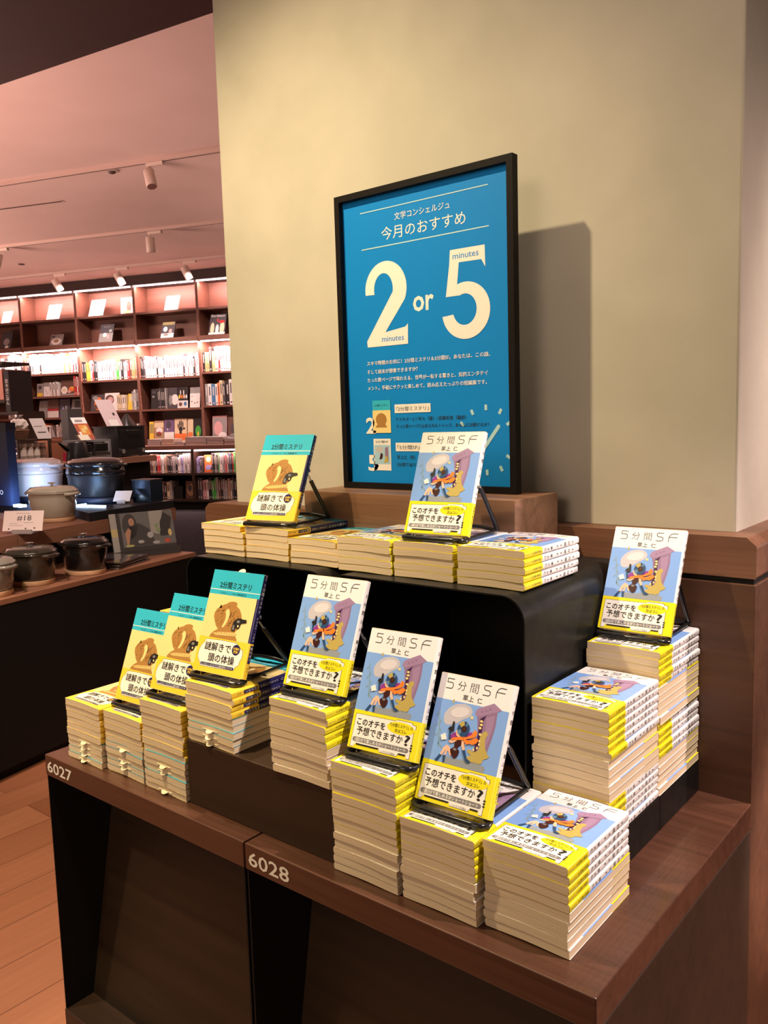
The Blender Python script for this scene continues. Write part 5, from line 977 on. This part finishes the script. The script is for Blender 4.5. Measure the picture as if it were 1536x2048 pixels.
for i, yy in enumerate((1.415, 1.463, 1.511, 1.556)):
    t = cth('spice_jar', -1.47, yy, ZC_, ('glass jar nearest the dark sign', 'second glass jar from the dark sign', 'third glass jar from the dark sign', 'glass jar nearest the copper tin')[i], 'jar', 'row of glass jars on the counter')
    put('glass', MB().lathe([(0.020, 0.0005), (0.021, 0.004), (0.021, 0.088), (0.017, 0.096)], JAR, seg=22).mesh('glass'), t); put('lid', MB().lathe([(0.019, 0.0965), (0.0195, 0.114), (0.018, 0.116)], JARL, seg=22).mesh('lid'), t)
    put('label', MB().lathe([(0.0215, 0.045), (0.0215, 0.08)], JARL, seg=22).mesh('label'), t)
COPR = mat('copper_tin', (0.42, 0.17, 0.09, 1), 0.42, 0.5)
t = cth('copper_tin', -1.50, 1.59, ZC_, 'reddish copper storage tin right of the glass jars', 'tin'); put('body', MB().box(-0.06, 0.04, 0, 0.105, 0.0005, 0.118, COPR).mesh('body'), t); put('lid', MB().box(-0.062, 0.042, -0.002, 0.107, 0.1185, 0.131, COPR).mesh('lid'), t)
ctag(MB().box(0, 0.03, 0, 0.03, 0.0005, 0.095, COPR), 'copper_tin', -1.48, 1.697, ZC_, 'narrow copper tin beside the larger one', 'tin')
ctag(MB().box(0, 0.04, 0, 0.055, 0.0005, 0.05, mat('box_crimson', (0.40, 0.02, 0.06, 1), .4)), 'gift_box', -1.42, 1.66, ZC_, 'small crimson box left of the kettle', 'box')
t = cth('wall_rack', -1.50, 1.36, ZC_, 'narrow dark rack shelf above the glass jars', 'shelf'); put('shelf', MB().box(-0.06, 0.06, 0, 0.24, 0.128, 0.138, W_FRONT).mesh('shelf'), t)
for xx in (-0.058, 0.046): 
    for yy in (0.002, 0.226): put('post', MB().box(xx, xx+0.012, yy, yy+0.012, 0.0005, 0.1278, W_FRONT).mesh('post'), t)
ZS_ = ZC_+0.1385
t = cth('wicker_basket', -1.49, 1.42, ZS_, 'small woven basket with a clear bag on the rack', 'basket')
WICK = wood('wicker', (0.20, 0.10, 0.05, 1), (0.40, 0.22, 0.12, 1), 'x', 0.6, 2.0)
bk = MB()
for k in range(6): bk.lathe([(0.036+0.003*k, 0.0005+0.0095*k), (0.040+0.003*k, 0.005+0.0095*k), (0.037+0.003*k, 0.0095+0.0095*k)], WICK, seg=20)
put('weave', bk.mesh('weave'), t)
t = cth('clear_bag', -1.49, 1.42, ZS_+0.060, 'crumpled clear bag sitting in the woven basket', 'bag'); cb = MB(); rg = random.Random(5)
vs, fs = [], []
for i, (r_, z_) in enumerate(((0.045, 0.001), (0.05, 0.02), (0.04, 0.045), (0.018, 0.062), (0.03, 0.078))):
    for k in range(14): rr = r_*rg.uniform(.75, 1.15); vs.append((rr*math.cos(k*.4488), rr*math.sin(k*.4488), z_+rg.uniform(-.003, .003)*(i > 0)))
for i in range(4):
    for k in range(14): fs.append((i*14+k, i*14+(k+1) % 14, (i+1)*14+(k+1) % 14, (i+1)*14+k))
cb.add(vs, fs, mat('clear_film', (0.55, 0.47, 0.40, 1), 0.15, coat=.5)); put('film', cb.mesh('film'), t)
leaflet(-1.43, 1.495, ZS_, 0.075, 0.125, 12, mat('leaflet_grey_white', (0.58, 0.50, 0.46, 1), 0.5), 'pale leaflet leaning beside the woven basket', [(.1, .6, .7, .62, INK2), (.2, .3, .8, .34, INK2)])
t = cth('wire_rack', -1.48, 1.575, ZS_, 'small black wire basket right of the pale leaflet', 'basket'); wr = MB()
for z_ in (0.004, 0.06): wr.tube([(-.03, -.03, z_), (.03, -.03, z_), (.03, .04, z_), (-.03, .04, z_), (-.03, -.03, z_)], 0.0016, BLKA, 6)
for (xx, yy) in ((-.03, -.03), (.03, -.03), (.03, .04), (-.03, .04), (.03, 0), (-.03, 0), (.03, .02), (.03, -.015)): wr.tube([(xx, yy, .004), (xx, yy, .06)], 0.0013, BLKA, 6)
put('wire_frame', wr.mesh('wire_frame'), t); put('cloth', MB().lathe([(0.02, 0.006), (0.03, 0.02), (0.026, 0.04), (0.01, 0.05)], mat('cloth_dark', (0.06, 0.05, 0.05, 1), .8), seg=12).mesh('cloth'), t)
# nearer book rack cut by the left picture edge
t = cth('book_rack', -2.95, 2.30, -0.65, 'dark book rack cut by the left picture edge', 'bookcase')
for z_ in (1.343, 1.43, 1.70): put('shelf', MB().box(-0.5, 0.41 if z_ < 1.4 else 0.315, 0, 0.24, z_-0.02, z_, W_FRONT).mesh('shelf'), t)
put('side', MB().box(0.41, 0.435, 0, 0.24, 0, 1.343, W_FRONT).mesh('side'), t); put('side', MB().box(-0.525, -0.5, 0, 0.24, 0, 1.72, W_FRONT).mesh('side'), t)
t = cth('spine_book', -2.630, 2.302, 0.6935, 'black book with white upright lettering on the rack', 'book'); put('cover', MB().box(0, 0.048, 0, 0.2, 0.0005, 0.292, mat('shelf_cover_black', (0.018, 0.016, 0.018, 1), .45)).mesh('cover'), t)
tm = MB()
for i, chx in enumerate('日々のごはん'): tm.text(chx, (0.024, -0.001, 0.205-0.031*i), (1, 0, 0), (0, 0, 1), P_WHITE, size=0.031, center=True)
put('lettering', tm.mesh('lettering'), t)
ctag(MB().box(0, 0.155, 0, 0.2, 0.0005, 0.215, mat('book_salmon', (0.50, 0.22, 0.17, 1), .5)), 'slipcase', -2.80, 2.302, 0.7805, 'salmon slipcase beside the black lettered book', 'book')
